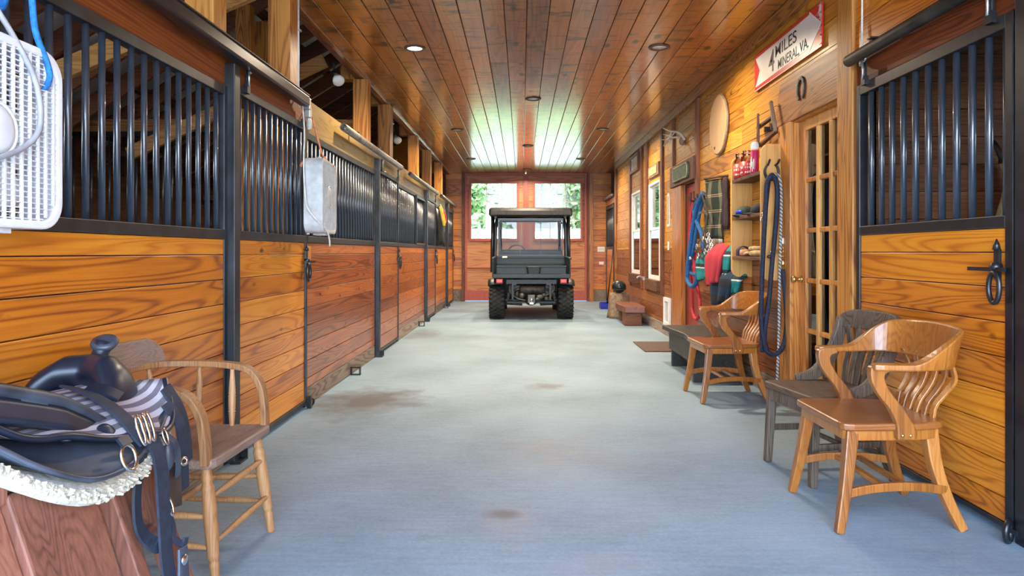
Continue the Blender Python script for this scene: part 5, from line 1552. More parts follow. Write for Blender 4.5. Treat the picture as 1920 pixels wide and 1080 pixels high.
# spindle armchair by the saddle
t = thing('spindle_armchair', 'faded brown spindle armchair with bent arm bows against the orange stall boards', 'chair', (0, 0, 0))
P = rounded_poly([(-.255, .215), (.255, .215), (.235, -.12), (.15, -.225), (-.15, -.225), (-.235, -.12)], [.05, .05, .06, .06, .06, .06])
mb = MB(); mb.plate(P, (0, 0, .405), (1, 0, 0), (0, 1, 0), .035); mb.obj('seat', 'faded_x', t, bevel=0.010, seg=3)
def turned(p, q, r, rings_, mt, name, tt=t):
    prof = []
    N = 48
    for i in range(N + 1):
        f = i / N
        k = r * (0.72 + .42 * math.sin(math.pi * min(1, f * 1.15)) ** 1.0)
        for c, w in rings_:
            if abs(f - c) < w: k *= 1 + .24 * math.cos((f - c) / w * math.pi * 5) * (1 - abs(f - c) / w)
        prof.append((f, k))
    m = MB(); m.lathe(p, q, prof, 12); return m.obj(name, mt, tt)
for s in (-1, 1):
    turned((s * .205, .165, .41), (s * .235, .215, 0), .021, [(.16, .07), (.78, .07)], 'faded', 'leg')
    turned((s * .155, -.15, .41), (s * .205, -.235, 0), .021, [(.16, .07), (.78, .07)], 'faded', 'leg')
    turned((s * .218, .187, .235), (s * .182, -.195, .235), .012, [], 'faded', 'stretcher')
    turned((s * .225, .20, .13), (s * .19, -.215, .15), .011, [], 'faded', 'stretcher')
turned((-.215, .185, .30), (.215, .185, .30), .012, [], 'faded', 'stretcher')
turned((-.228, .205, .15), (.228, .205, .15), .011, [], 'faded', 'stretcher')
turned((-.2, -.0, .235), (.2, -.0, .235), .011, [], 'faded', 'stretcher')
bow = spline([(-.245, .185, .42), (-.247, .182, .50), (-.25, .165, .60), (-.252, .11, .665), (-.252, 0, .685), (-.24, -.14, .69), (-.17, -.245, .695), (0, -.275, .695),
              (.17, -.245, .695), (.24, -.14, .69), (.252, 0, .685), (.252, .11, .665), (.25, .165, .60), (.247, .182, .50), (.245, .185, .42)], 7)
mb = MB()
rings = []
fr = MB().frames(bow)
for i, (p, tg, a, b) in enumerate(fr):
    side = Vector((1 if p.x > 0 else -1, 0, 0)) if abs(p.y) < .5 and p.y > -.1 else Vector((p.x, p.y + .05, 0)).normalized()
    side = (side - tg * side.dot(tg)).normalized(); up_ = tg.cross(side).normalized()
    rings.append([p + side * (x * .022) + up_ * (y * .013) for x, y in ((-1, -1), (1, -1), (1, 1), (-1, 1))])
for i in range(1, len(rings)):            # keep the four corners in step round the bow
    best = min(range(8), key=lambda k: sum((rings[i - 1][j] - ([*rings[i]] if k < 4 else [*rings[i]][::-1])[(j + k) % 4]).length for j in range(4)))
    src = [*rings[i]] if best < 4 else [*rings[i]][::-1]
    rings[i] = [src[(j + best) % 4] for j in range(4)]
mb.loft(rings, smooth=False); mb.obj('arm_bow', 'faded', t, bevel=0.005)
rings = []
for i in range(25):
    f = i / 12 - 1
    x = f * .225; y = -.262 + .036 * f * f * 1.1
    zl, zh = .698, .803 - .05 * max(0, abs(f) - .72) / .28 * (1 if True else 0) * abs(f) ** 2
    rings.append([Vector((x, y + d, z)) for d, z in ((.010, zl), (-.012, zl), (-.028, zh), (-.010, zh))])
mb = MB(); mb.loft(rings, smooth=False); mb.obj('crest_board', 'faded_x', t, bevel=0.006)
for p, q in (((-.215, .06, .435), (-.252, .045, .68)), ((.215, .06, .435), (.252, .045, .68)), ((-.20, -.07, .435), (-.246, -.09, .685)), ((.20, -.07, .435), (.246, -.09, .685)),
             ((-.12, -.18, .435), (-.15, -.252, .69)), ((-.04, -.195, .435), (-.05, -.27, .69)), ((.04, -.195, .435), (.05, -.27, .69)), ((.12, -.18, .435), (.15, -.252, .69))):
    turned(p, q, .0125, [(.25, .1), (.55, .12)], 'faded', 'spindle')
t.location = (-1.255, 2.585, 0); t.rotation_euler = (0, 0, rad(-90 - 2))

# ------------------------------------------------------------------ bench, mat, log seat, helmet, dustpan
t = thing('bench', 'low black wooden bench behind the farther oak captain chair', 'bench', (1.72, 6.5, 0))
mb = MB(); mb.plate([(1.46, 5.93), (1.50, 6.3), (1.47, 6.62), (1.45, 7.05), (1.96, 7.08), (1.96, 5.92)], (0, 0, .355), (1, 0, 0), (0, 1, 0), .045); mb.obj('top_board', 'bench', t, bevel=0.008)
for yy in (6.05, 6.92):
    mb = MB(); mb.box(1.52, 1.93, yy - .025, yy + .025, 0, .354); mb.obj('leg', 'bench', t, bevel=0.006)
mb = MB(); mb.box(1.505, 1.53, 6.0, 6.97, .17, .354); mb.obj('apron', 'bench', t, bevel=0.004)
mb = MB(); mb.box(1.62, 1.80, 6.08, 6.89, .07, .105); mb.obj('stretcher', 'bench', t, bevel=0.004)
mb = MB(); mb.box(1.42, 1.97, 7.86, 8.70, 0.001, .014)
tag(mb.obj('door_mat', 'mat', bevel=0.003), 'thin brown mat on the floor before the red door', 'mat')
t = thing('tree_stump', 'barked log stump standing at the end of the low slab bench', 'stump', (1.70, 11.95, 0))
mb = MB(); rings = []
for k in range(9):
    f = k / 8; z = .44 * f; rr = .205 - .045 * f
    rings.append([Vector((1.70 + (rr * (1 + .10 * math.sin(3 * a + 1 + f) + .05 * math.sin(9 * a + 3 * f))) * math.cos(a), 11.98 + (rr * (1 + .08 * math.sin(4 * a + f))) * math.sin(a), z)) for a in [2 * math.pi * j / 32 for j in range(32)]])
mb.loft(rings); mb.obj('trunk', 'log', t)
t = thing('slab_bench', 'low bench made of a polished red brown slab on a timber block', 'bench', (1.77, 11.1, 0))
P = rounded_poly([(1.60, 10.62), (1.93, 10.58), (1.95, 11.5), (1.86, 11.74), (1.62, 11.76), (1.57, 11.3)], .03)
mb = MB(); mb.plate(P, (0, 0, .205), (1, 0, 0), (0, 1, 0), .10); mb.obj('slab', 'slab', t, bevel=0.012)
mb = MB(); mb.box(1.61, 1.88, 10.66, 10.95, 0, .205); mb.obj('timber_block', 'dark_x', t, bevel=0.010)
mb = MB(); mb.box(1.66, 1.88, 11.45, 11.68, 0, .205); mb.obj('timber_block', 'dark_x', t, bevel=0.010)
t = thing('riding_helmet', 'dark teal riding helmet resting on the log stump', 'helmet', (1.70, 11.95, .44))
mb = MB(); mb.blob((1.70, 11.93, .545), .125, .145, .115, 20, 12, lambda d: 1.0 if d.z > -.45 else .93); mb.obj('shell', 'helmet', t)
mb = MB(); mb.grid(lambda u, v: (1.70 + .125 * math.cos(math.pi * u), 11.93 - .13 * math.sin(math.pi * u) - .055 * v * math.sin(math.pi * u), .515 - .012 * v), 14, 3, .006); mb.obj('visor', 'black', t)
mb = MB()
for i in range(5): mb.blob((1.70 + .03 * (i - 2), 11.80 + .006 * abs(i - 2), .60), .007, .01, .014, 8, 6)
mb.obj('vent', 'black', t)
t = thing('dustpan', 'bright blue dustpan on a tall black handle leaning against the corner post', 'dustpan', (1.72, 13.9, 0))
mb = MB(); mb.box(1.60, 1.88, 13.8, 14.08, 0, .012); mb.box(1.60, 1.615, 13.8, 14.08, .012, .115); mb.box(1.865, 1.88, 13.8, 14.08, .012, .115); mb.box(1.615, 1.865, 14.06, 14.08, .012, .125); mb.plate([(1.615, .0), (1.865, .0), (1.865, .1), (1.615, .1)], (0, 13.805, .012), (1, 0, 0), (0, 0, 1), .008); mb.obj('pan', 'blue', t, bevel=0.005)
mb = MB(); mb.tube([(1.76, 14.05, .10), (1.82, 14.15, .5), (1.925, 14.33, 1.25)], .014, 8); mb.obj('handle', 'black', t)

# ================================================================== BOX FANS
def rrect(w, h, r, n=6):
    out = []
    for cx, cy, a0 in ((w - r, h - r, 0), (-w + r, h - r, 90), (-w + r, -h + r, 180), (w - r, -h + r, 270)):
        for k in range(n + 1):
            a = rad(a0 + 90 * k / n); out.append((cx + r * math.cos(a), cy + r * math.sin(a)))
    return out

def box_fan(name, label, loc, yaw, S_, depth, mt, rc, bars_n, nx):
    """fan facing local +x, face in the local y-z plane, centre at the origin"""
    t = thing(name, label, 'fan', loc, yaw)
    h = S_ / 2
    def add(mb, nm, m_, parent=t, **k):
        o = mb.obj(nm, m_, None, **k)
        o.parent = parent
        if parent is not t: o.location = o.location - parent.location
        return o
    out = rrect(h, h, rc, 8)
    inn = rrect(h - .026, h - .026, max(.03, rc - .02), 8)
    n = len(out)
    mb = MB()
    vs = []; fs = []
    for x in (-depth / 2, depth / 2):
        vs += [(x, a, b) for a, b in out] + [(x, a, b) for a, b in inn]
    for i in range(n):
        j = (i + 1) % n
        fs += [(i, j, 2 * n + j, 2 * n + i), (n + j, n + i, 3 * n + i, 3 * n + j), (2 * n + i, 2 * n + j, 3 * n + j, 3 * n + i), (j, i, n + i, n + j)]
    mb.add(vs, [f[::-1] for f in fs]); housing = add(mb, 'housing', mt, bevel=0.006)
    for sgn, nm in ((1, 'front_grille'), (-1, 'rear_grille')):
        x = sgn * (depth / 2 - .006)
        mb = MB()
        lim = h - .022
        for i in range(bars_n):
            z = -lim + 2 * lim * (i + .5) / bars_n
            yl = lim - (max(0, abs(z) - (lim - rc)) ** 2 / max(rc, .01)) * .9
            mb.box(x - .003, x + .003, -yl, yl, z - .0016, z + .0016)
        for i in range(nx):
            y = -lim + 2 * lim * (i + .5) / nx
            zl = lim - (max(0, abs(y) - (lim - rc)) ** 2 / max(rc, .01)) * .9
            mb.box(x - .004, x + .004, y - .0034, y + .0034, -zl, zl)
        ring(mb, (x + sgn * .002, 0, 0), (0, 1, 0), (0, 0, 1), .075, .075, .006, 24, 6)
        g = add(mb, nm, mt)
        if sgn == 1:
            mb = MB(); mb.lathe((x, 0, 0), (x + .012, 0, 0), [(0, .001), (0, .070), (.6, .066), (1, .05), (1, .001)], 24); add(mb, 'hub_badge', mt, g)
    mb = MB()
    for k in range(5):
        a0 = 2 * math.pi * k / 5
        def bl(u, v):
            r = .05 + (h - .085) * u; a = a0 + (v - .5) * (1.0 - .15 * u)
            return ((v - .5) * .05, r * math.cos(a), r * math.sin(a))
        mb.grid(bl, 6, 6, .003)
    mb.lathe((-.03, 0, 0), (.03, 0, 0), [(0, .001), (0, .05), (1, .05), (1, .001)], 16)
    add(mb, 'fan_blade', mt)
    mb = MB(); mb.box(-depth / 2 + .02, depth / 2 - .02, -.05, .05, -h - .012, -h + .004); mb.box(-.03, .03, h - .25, h - .18, -h - .014, -h); add(mb, 'foot', mt, housing)
    mb = MB(); mb.lathe((.012, -h * .45, h - .002), (.012, -h * .45, h + .02), [(0, .018), (.8, .016), (1, .01)], 12); add(mb, 'speed_knob', mt, housing)
    return t

fa = box_fan('box_fan', 'large white box fan tied to the bars with blue rope, cut by the photo edge', (-1.475, 1.845, 1.485), rad(0), .535, .115, 'fan_white', .085, 32, 15)
fb = box_fan('box_fan', 'dusty grey box fan hanging on orange twine in front of the second stall front', (-1.395, 4.745, 1.53), rad(5), .50, .125, 'fan_grey', .07, 34, 17)

def line_(name, label, cat, pts, r, mt, n=7, m=8):
    mb = MB(); mb.tube(spline(pts, n), r, m)
    return tag(mb.obj(name, mt), label, cat)
t = thing('blue_tie_rope', 'bright blue rope tying the large white fan to the bars', 'rope', (-1.5, 2.0, 1.7))
mb = MB(); mb.tube(spline([(-1.60, 1.92, 2.02), (-1.545, 1.94, 2.035), (-1.47, 1.975, 2.0), (-1.43, 1.985, 1.92), (-1.425, 2.00, 1.80), (-1.415, 2.035, 1.715), (-1.415, 2.045, 1.67), (-1.43, 2.04, 1.63)], 6), .009, 8); mb.obj('strand', 'blue_rope', t)
mb = MB(); mb.tube(spline([(-1.60, 1.96, 2.02), (-1.53, 1.98, 1.98), (-1.52, 2.0, 1.9), (-1.56, 2.02, 1.87), (-1.615, 2.0, 1.9)], 6), .015, 8); mb.blob((-1.44, 1.98, 1.98), .028, .028, .05); mb.obj('knot', 'blue_rope', t)
mb = MB(); mb.tube(spline([(-1.60, 1.68, 2.02), (-1.53, 1.72, 2.0), (-1.44, 1.75, 1.86), (-1.42, 1.77, 1.75)], 6), .010, 8); mb.obj('strand', 'blue_rope', t)
line_('twine_end', 'frayed orange twine end dangling above the large white fan', 'twine', [(-1.60, 1.93, 2.03), (-1.54, 1.925, 2.0), (-1.52, 1.92, 1.93), (-1.525, 1.90, 1.86)], .012, 'twine')
line_('power_cord', 'grey power cord trailing over the large white fan', 'cord', [(-1.52, 1.80, 2.05), (-1.47, 1.86, 1.88), (-1.425, 1.92, 1.75), (-1.405, 1.975, 1.64), (-1.40, 1.985, 1.52), (-1.402, 1.93, 1.45), (-1.40, 1.82, 1.40), (-1.40, 1.70, 1.36), (-1.42, 1.55, 1.40)], .008, 'cord_grey')
t = thing('orange_twine', 'orange twine knotted to the grey fan and up to the beam', 'twine', (-1.45, 4.8, 1.8))
mb = MB(); mb.tube(spline([(-1.60, 5.16, 2.28), (-1.53, 5.0, 2.12), (-1.43, 4.86, 1.88), (-1.385, 4.80, 1.80)], 6), .006, 6); mb.tube(spline([(-1.385, 4.80, 1.80), (-1.36, 4.83, 1.78), (-1.34, 4.87, 1.765)], 5), .006, 6); mb.obj('strand', 'twine', t)
mb = MB(); mb.blob((-1.385, 4.80, 1.80), .02, .02, .026); mb.tube(spline([(-1.385, 4.79, 1.795), (-1.43, 4.72, 1.775), (-1.47, 4.62, 1.765), (-1.49, 4.60, 1.73)], 5), .010, 6); mb.obj('knot', 'twine', t)
line_('power_cord', 'white power cord hanging from the header down over the grey fan', 'cord', [(-1.60, 4.95, 2.33), (-1.56, 4.86, 2.2), (-1.47, 4.62, 1.95), (-1.43, 4.48, 1.78), (-1.42, 4.462, 1.60), (-1.40, 4.455, 1.45), (-1.34, 4.47, 1.36), (-1.315, 4.60, 1.30), (-1.318, 4.68, 1.24), (-1.322, 4.70, 1.19)], .0055, 'cord')
mb = MB(); mb.box(-1.595, -1.57, 5.03, 5.06, 1.28, 1.38); tag(mb.obj('latch_box', 'cord', bevel=0.004), 'small pale box on the stile left of the grey fan', 'box')

# ================================================================== UTILITY VEHICLE (seen from behind)
UX, UY = 0.165, 11.87
t = thing('utility_vehicle', 'dark green utility vehicle with roof, mesh screen and cargo bed facing the far doors', 'utility vehicle', (UX, UY, 0))
def ux(x): return UX + x
def tyre(x, y, first=[None]):
    r, w = .318, .265
    cx, cz = ux(x), r
    mb = MB()
    prof = [(0, .175), (0.0, .20), (.04, .265), (.14, .295), (.2, .300), (.8, .300), (.86, .295), (.96, .265), (1, .20), (1, .175)]
    mb.lathe((cx - w / 2, UY + y, cz), (cx + w / 2, UY + y, cz), prof, 36)
    N = 26
    for k in range(N):
        a0 = 2 * math.pi * k / N
        for row, (xx, ww, da, tl) in enumerate(((-.098, .062, 0, .35), (-.033, .056, .5, -.5), (.033, .056, 0, .5), (.098, .062, .5, -.35))):
            a = a0 + da * 2 * math.pi / N
            rr = .309 if abs(xx) < .05 else .302
            c = Vector((cx + xx, UY + y + rr * math.cos(a), cz + rr * math.sin(a)))
            tg = Vector((0, -math.sin(a), math.cos(a))); n = Vector((0, math.cos(a), math.sin(a)))
            ex = (Vector((1, 0, 0)) + tg * tl).normalized()
            mb.beam(c - ex * ww / 2, c + ex * ww / 2, .040, .022, up=n)
    o = mb.obj('wheel', 'rubber', t)
    s_ = 1 if x > 0 else -1
    mb = MB(); mb.lathe((cx + s_ * .04, UY + y, cz), (cx + s_ * .12, UY + y, cz), [(0, .05), (0, .16), (.8, .178), (1, .172), (.7, .15), (.4, .06), (.9, .045), (1, .03), (1, .001)], 24)
    mb.lathe((cx - s_ * .132, UY + y, cz), (cx + s_ * .05, UY + y, cz), [(0, .172), (0, .178), (1, .178), (1, .001)], 24); mb.obj('rim', 'engine', o)
for x in (-.592, .592):
    tyre(x, 0.0); tyre(x, 1.93)
# cargo bed: floor, sides, headboard, rear lip
yb0, yb1 = UY - .46, UY + .74
mb = MB(); mb.box(ux(-.63), ux(.63), yb0, yb1, .735, .775); mb.obj('bed_floor', 'black', t, bevel=0.004)
for s in (-1, 1):
    mb = MB(); mb.plate([(yb0, .735), (yb1, .735), (yb1, 1.06), (yb0 + .02, 1.04), (yb0, 1.0)], (ux(s * .645) - .012, 0, 0), (0, 1, 0), (0, 0, 1), .024); mb.obj('bed_side', 'bed', t, bevel=0.008)
    mb = MB(); mb.beam((ux(s * .645), yb0, 1.045), (ux(s * .645), yb1, 1.065), .05, .035); mb.obj('bed_side_rail', 'bed', t, bevel=0.008)
mb = MB(); mb.box(ux(-.635), ux(.635), yb1 - .03, yb1, .775, 1.07)
for z in (.83, .93): mb.box(ux(-.63), ux(.63), yb1 - .055, yb1 - .03, z, z + .05)
mb.box(ux(-.635), ux(.635), yb1 - .05, yb1 + .02, 1.04, 1.085); mb.obj('headboard', 'bed', t, bevel=0.006)
mb = MB(); mb.box(ux(-.65), ux(.65), yb0 - .02, yb0 + .012, .715, .785); mb.obj('rear_lip', 'bed', t, bevel=0.008)
# lowered step of the dropped tailgate, two ribs
mb = MB(); mb.box(ux(-.60), ux(.60), yb0 + .28, yb0 + .31, .775, .90); mb.box(ux(-.60), ux(.60), yb0 + .265, yb0 + .325, .885, .915); mb.obj('bed_divider', 'bed', t, bevel=0.006)
t2 = thing('tub', 'small black tub sitting in the cargo bed of the utility vehicle', 'tub', (ux(.04), yb0 + .14, .775))
mb = MB(); c = [(-.115, .09), (.115, .09)]
def trap(z0, z1, a, b): mb.loft([[Vector((ux(.04) + x * a, yb0 + .14 + y * a, z0)) for x, y in rrect(.12, .09, .03, 3)], [Vector((ux(.04) + x * b, yb0 + .14 + y * b, z1)) for x, y in rrect(.12, .09, .03, 3)]], smooth=False)
trap(.7755, .90, .88, 1.0); mb.obj('tub_body', 'black', t2)
mb = MB(); mb.tube([(ux(.04) + x * 1.02, yb0 + .14 + y * 1.02, .90) for x, y in rrect(.12, .09, .03, 3)], .008, 6, True); mb.obj('tub_rim', 'rail', t2)
# sticker
mb = MB(); mb.box(ux(-.52), ux(-.43), yb1 - .056, yb1 - .0505, 1.046, 1.08); o = mb.obj('sticker', 'label_white', t); o['label'] = 'white warning sticker'
# fenders, lights
for s in (-1, 1):
    mb = MB()
    def fen(u, v):
        a = rad(48 + 140 * u); r = .355
        return (ux(s * (.50 + .235 * v)), UY + r * 1.05 * math.cos(a) * -1, .335 + r * math.sin(a) - .03 * v ** 3)
    mb.grid(fen, 16, 4, .02 * s); mb.obj('rear_fender', 'black', t)
    mb = MB()
    mb.grid(lambda u, v: (ux(s * (.48 + .25 * v)), UY + 1.93 - .37 * math.cos(rad(-5 + 190 * u)), .335 + .37 * math.sin(rad(-5 + 190 * u))), 14, 3, .02 * s); mb.obj('front_fender', 'bed', t)
    mb = MB(); mb.box(ux(s * .535) - .062, ux(s * .535) + .062, yb0 - .012, yb0 + .05, .618, .708); mb.obj('light_housing', 'black', t, bevel=0.008)
    mb = MB(); mb.box(ux(s * .535) - .052, ux(s * .535) + .052, yb0 - .032, yb0 - .010, .640, .702); o = mb.obj('tail_light', 'taillight', t, bevel=0.008)
    # shock absorber and half shaft
    mb = MB()
    p, q = Vector((ux(s * .40), UY - .20, .34)), Vector((ux(s * .36), UY - .12, .70)); mb.lathe(p, q, [(0, .022), (.45, .022), (.46, .018), (1, .018)], 10)
    coil = [p.lerp(q, i / 90) + Vector((.036 * math.cos(i * .6), .036 * math.sin(i * .6), 0)) for i in range(91)]; mb.tube(coil, .006, 5); mb.obj('shock_absorber', 'engine', t)
    mb = MB(); mb.lathe((ux(s * .08), UY, .32), (ux(s * .47), UY, .318), [(0, .04), (.2, .045), (.25, .025), (.75, .025), (.8, .045), (1, .05)], 12); mb.obj('axle_shaft', 'engine', t)
    mb = MB(); mb.beam((ux(s * .16), UY - .16, .25), (ux(s * .47), UY - .05, .26), .04, .03); mb.beam((ux(s * .16), UY + .16, .25), (ux(s * .47), UY + .05, .26), .04, .03); mb.obj('suspension_arm', 'black', t)
# frame rails, muffler, differential, hitch
mb = MB(); mb.box(ux(-.30), ux(-.25), yb0 + .02, UY + 2.2, .60, .66); mb.box(ux(.25), ux(.30), yb0 + .02, UY + 2.2, .60, .66); mb.box(ux(-.42), ux(.42), yb0 + .03, yb0 + .08, .62, .69); mb.box(ux(-.33), ux(-.30), yb0 + .02, yb0 + .06, .36, .69); mb.box(ux(.30), ux(.33), yb0 + .02, yb0 + .06, .36, .69); mb.obj('chassis_frame', 'black', t)
mb = MB(); mb.box(ux(-.40), ux(.40), UY - .2, UY + .5, .42, .60); mb.obj('engine_block', 'black', t, bevel=0.02)
mb = MB(); mb.lathe((ux(-.20), UY - .30, .525), (ux(.24), UY - .30, .525), [(0, .03), (.02, .075), (.06, .085), (.94, .085), (.98, .075), (1, .03)], 18); mb.obj('muffler', 'iron', t)
mb = MB(); mb.tube(spline([(ux(-.2), UY - .3, .53), (ux(-.28), UY - .30, .50), (ux(-.30), UY - .24, .42), (ux(-.22), UY - .18, .38)], 6), .022, 8); mb.tube(spline([(ux(.24), UY - .3, .53), (ux(.30), UY - .34, .50), (ux(.31), UY - .42, .46)], 6), .018, 8); mb.obj('exhaust_pipe', 'engine', t)
mb = MB(); mb.blob((ux(0), UY - .06, .33), .12, .13, .10, 14, 9); mb.lathe((ux(0), UY - .32, .36), (ux(0), UY - .10, .36), [(0, .05), (.2, .06), (1, .07)], 12); mb.obj('differential', 'engine', t)
mb = MB(); mb.box(ux(-.05), ux(.05), yb0 - .01, yb0 + .30, .355, .425); mb.box(ux(-.06), ux(.06), yb0 - .02, yb0 + .02, .30, .44); mb.obj('hitch_receiver', 'engine', t, bevel=0.005)
mb = MB(); mb.box(ux(-.03), ux(.03), yb0 - .07, yb0 - .02, .285, .315); mb.blob((ux(0), yb0 - .05, .36), .026, .026, .026, 12, 8); mb.lathe((ux(0), yb0 - .05, .315), (ux(0), yb0 - .05, .34), [(0, .012), (1, .012)], 8); mb.obj('tow_ball', 'chrome', t)
mb = MB()
for (x, y, z, a, b, c) in ((-.16, -.34, .42, .05, .04, .05), (.15, -.33, .40, .07, .04, .04), (.21, -.30, .43, .05, .05, .05), (-.24, -.3, .46, .04, .05, .06), (.10, -.36, .36, .04, .03, .03), (.26, -.33, .37, .04, .03, .035)):
    mb.blob((ux(x), UY + y, z), a, b, c, 10, 7)
mb.tube(spline([(ux(-.34), UY - .35, .66), (ux(-.36), UY - .40, .50), (ux(-.25), UY - .38, .38), (ux(-.1), UY - .36, .34)], 6), .010, 6)
mb.tube(spline([(ux(.36), UY - .35, .66), (ux(.38), UY - .40, .52), (ux(.24), UY - .38, .42)], 6), .010, 6)
mb.obj('drive_fitting', 'engine', t)
mb = MB(); mb.box(ux(-.42), ux(.42), UY - .1, UY + 2.2, .27, .30); mb.obj('skid_plate', 'black', t)
# cab: floor, seat, roll bars, roof, screen
mb = MB(); mb.box(ux(-.62), ux(.62), UY + .76, UY + 2.0, .36, .42); mb.box(ux(-.62), ux(.62), UY + .76, UY + 1.35, .42, .68); mb.obj('cab_floor', 'black', t, bevel=0.01)
mb = MB(); mb.box(ux(-.60), ux(.60), UY + .88, UY + 1.35, .68, .80); o = mb.obj('seat_cushion', 'black', t, bevel=0.03, seg=3)
mb = MB(); mb.beam((ux(-.60), UY + .90, 1.0), (ux(.60), UY + .90, 1.0), .12, .40, up=(0, -.2, 1)); mb.obj('seat_backrest', 'black', t, bevel=0.03, seg=3)
zr = 1.80
for s in (-1, 1):
    pts = spline([(ux(s * .655), UY + .78, .72), (ux(s * .655), UY + .79, 1.2), (ux(s * .64), UY + .82, 1.66), (ux(s * .60), UY + .95, zr - .01), (ux(s * .585), UY + 1.5, zr - .005), (ux(s * .58), UY + 1.75, zr - .03), (ux(s * .60), UY + 2.0, 1.5), (ux(s * .62), UY + 2.25, .98)], 7)
    mb = MB(); mb.tube(pts, .032, 10); mb.obj('roll_bar', 'steel', t)
    mb = MB(); mb.tube([(ux(s * .715), UY + .80, .78), (ux(s * .70), UY + .82, 1.82)], .034, 8); mb.obj('side_post', 'steel', t)
    mb = MB(); mb.tube(spline([(ux(s * .63), UY + .83, 1.62), (ux(s * .55), UY + .82, 1.74), (ux(s * .47), UY + .82, zr)], 5), .016, 8); mb.obj('corner_brace', 'steel', t)
mb = MB(); mb.tube([(ux(-.62), UY + .83, zr - .01), (ux(.62), UY + .83, zr - .01)], .022, 10); mb.tube([(ux(-.60), UY + 1.8, zr - .03), (ux(.60), UY + 1.8, zr - .03)], .022, 10); mb.obj('cross_bar', 'steel', t)
mb = MB()
rings = []
for yy, z1, w in ((.42, 1.90, .735), (.46, 1.955, .755), (.60, 1.965, .755), (1.3, 1.985, .755), (2.0, 1.955, .755), (2.08, 1.90, .73)):
    rings.append([Vector((ux(x), UY + yy, z)) for x, z in ((-w, 1.815), (w, 1.815), (w, z1 - .03), (w - .03, z1), (-w + .03, z1), (-w, z1 - .03))])
mb.loft(rings, smooth=False); mb.obj('roof_panel', 'roof_black', t, bevel=0.012)
# mesh screen
sx, sz0, sz1, ys = .585, 1.10, 1.735, UY + .80
mb = MB(); mb.box(ux(-sx - .02), ux(sx + .02), ys - .015, ys + .015, sz1, sz1 + .045); mb.box(ux(-sx - .02), ux(sx + .02), ys - .015, ys + .015, sz0 - .03, sz0)
for x in (-sx - .02, sx): mb.box(ux(x), ux(x + .02), ys - .015, ys + .015, sz0, sz1)
for x in (-.19, .19): mb.box(ux(x) - .006, ux(x) + .006, ys - .012, ys + .004, sz0, sz1)
mb.obj('screen_frame', 'steel', t)
mb = MB(); dz = .0245; dx = .027
k = 0; z = sz0
while z < sz1:
    pts = []
    i = 0; x = -sx
    while x <= sx + 1e-6:
        pts.append((ux(x), ys + .004, z + (dz / 2 if i % 2 else -dz / 2) * .96)); x += dx; i += 1
    mb.strap(pts, .0100, .0090, (0, 0, 1)); k += 1; z += dz
    # alternate rows mirror so the strands meet in diamonds
    pts2 = [(p[0], p[1], 2 * (z - dz) - p[2] + 0.0) for p in pts]
    mb.strap([(p[0], p[1], p[2] + dz / 1.0 * 0) for p in pts2], .0100, .0090, (0, 0, 1))
mb.obj('screen_mesh', 'steel', t)
# steering wheel, dash, hood, mirrors
mb = MB(); a1 = Vector((1, 0, 0)); a2 = Vector((0, .45, .9)).normalized(); c = Vector((ux(-.26), UY + 1.55, 1.14))
ring(mb, c, a1, a2, .17, .17, .015, 28, 8); mb.tube([c - a1 * .17, c, c + a1 * .17], .012, 6); mb.tube([c, c + Vector((0, .35, -.22))], .018, 8); mb.obj('steering_wheel', 'black', t)
mb = MB(); mb.plate([(UY + 1.75, .55), (UY + 2.45, .45), (UY + 2.55, .60), (UY + 2.45, .86), (UY + 2.0, 1.02), (UY + 1.75, 1.0)], (ux(-.58), 0, 0), (0, 1, 0), (0, 0, 1), 1.16); mb.obj('hood', 'bed', t, bevel=0.03, seg=3)
mb = MB(); mb.box(ux(-.56), ux(.56), UY + 1.70, UY + 1.76, .78, 1.0); mb.obj('dashboard', 'black', t, bevel=0.01)
for s in (-1, 1):
    mb = MB(); mb.box(ux(s * .55) - .018, ux(s * .55) + .018, UY + .74, UY + .78, 1.56, 1.68); mb.box(ux(s * .535) - .012, ux(s * .535) + .012, UY + .74, UY + .78, 1.18, 1.26); mb.tube([(ux(s * .55), UY + .76, 1.56), (ux(s * .535), UY + .76, 1.26)], .008, 6); mb.obj('seat_belt', 'black', t)

# ================================================================== SADDLE AND ITS STAND
# stand: heavy A-frame, splayed boards facing the aisle
SXC = -1.31
t = thing('saddle_stand', 'heavy reddish brown wooden saddle stand with splayed board legs in the near corner', 'saddle stand', (SXC, 1.55, 0))
k = .33
def leg_board(s, poly, off=0.0, name='leg'):
    k = .33 if s > 0 else .10
    o = Vector((SXC + s * ((.152 + k * .77 if s > 0 else .16 + k * .77) - off), 0, 0)); ez = Vector((-s * k, 0, 1))
    m = MB(); m.plate(poly, o, (0, 1, 0), ez, .045 if s > 0 else -.025); return m.obj(name, 'stand', t, bevel=0.006)
H = .63
for s in (1, -1):
    leg_board(s, [(1.42, 0), (1.67, 0), (1.67, H), (1.42, H)])
    arch = [(1.755, 0), (1.80, 0)] + [(1.85 + .05 * math.cos(math.pi - a), .35 + .05 * math.sin(a)) for a in [math.pi * i / 10 for i in range(11)]] + [(1.90, 0), (1.985, 0), (1.965, .5), (1.94, H), (1.755, H)]
    leg_board(s, arch, .02)
    leg_board(s, [(1.02, 0), (1.20, 0), (1.20, H), (1.02, H)])
    leg_board(s, [(1.20, .44), (1.42, .44), (1.42, H - .01), (1.20, H - .01)], .02, 'side_rail')
    leg_board(s, [(1.20, .10), (1.42, .10), (1.42, .28), (1.20, .28)], .02, 'side_rail')
mb = MB(); mb.box(SXC - .20, SXC + .24, .98, 1.425, .625, .665); mb.obj('top_plank', 'stand', t, bevel=0.006)
mb = MB(); mb.box(SXC - .10, SXC + .10, 1.425, 1.96, .60, .655); mb.obj('ridge_beam', 'stand', t, bevel=0.006)
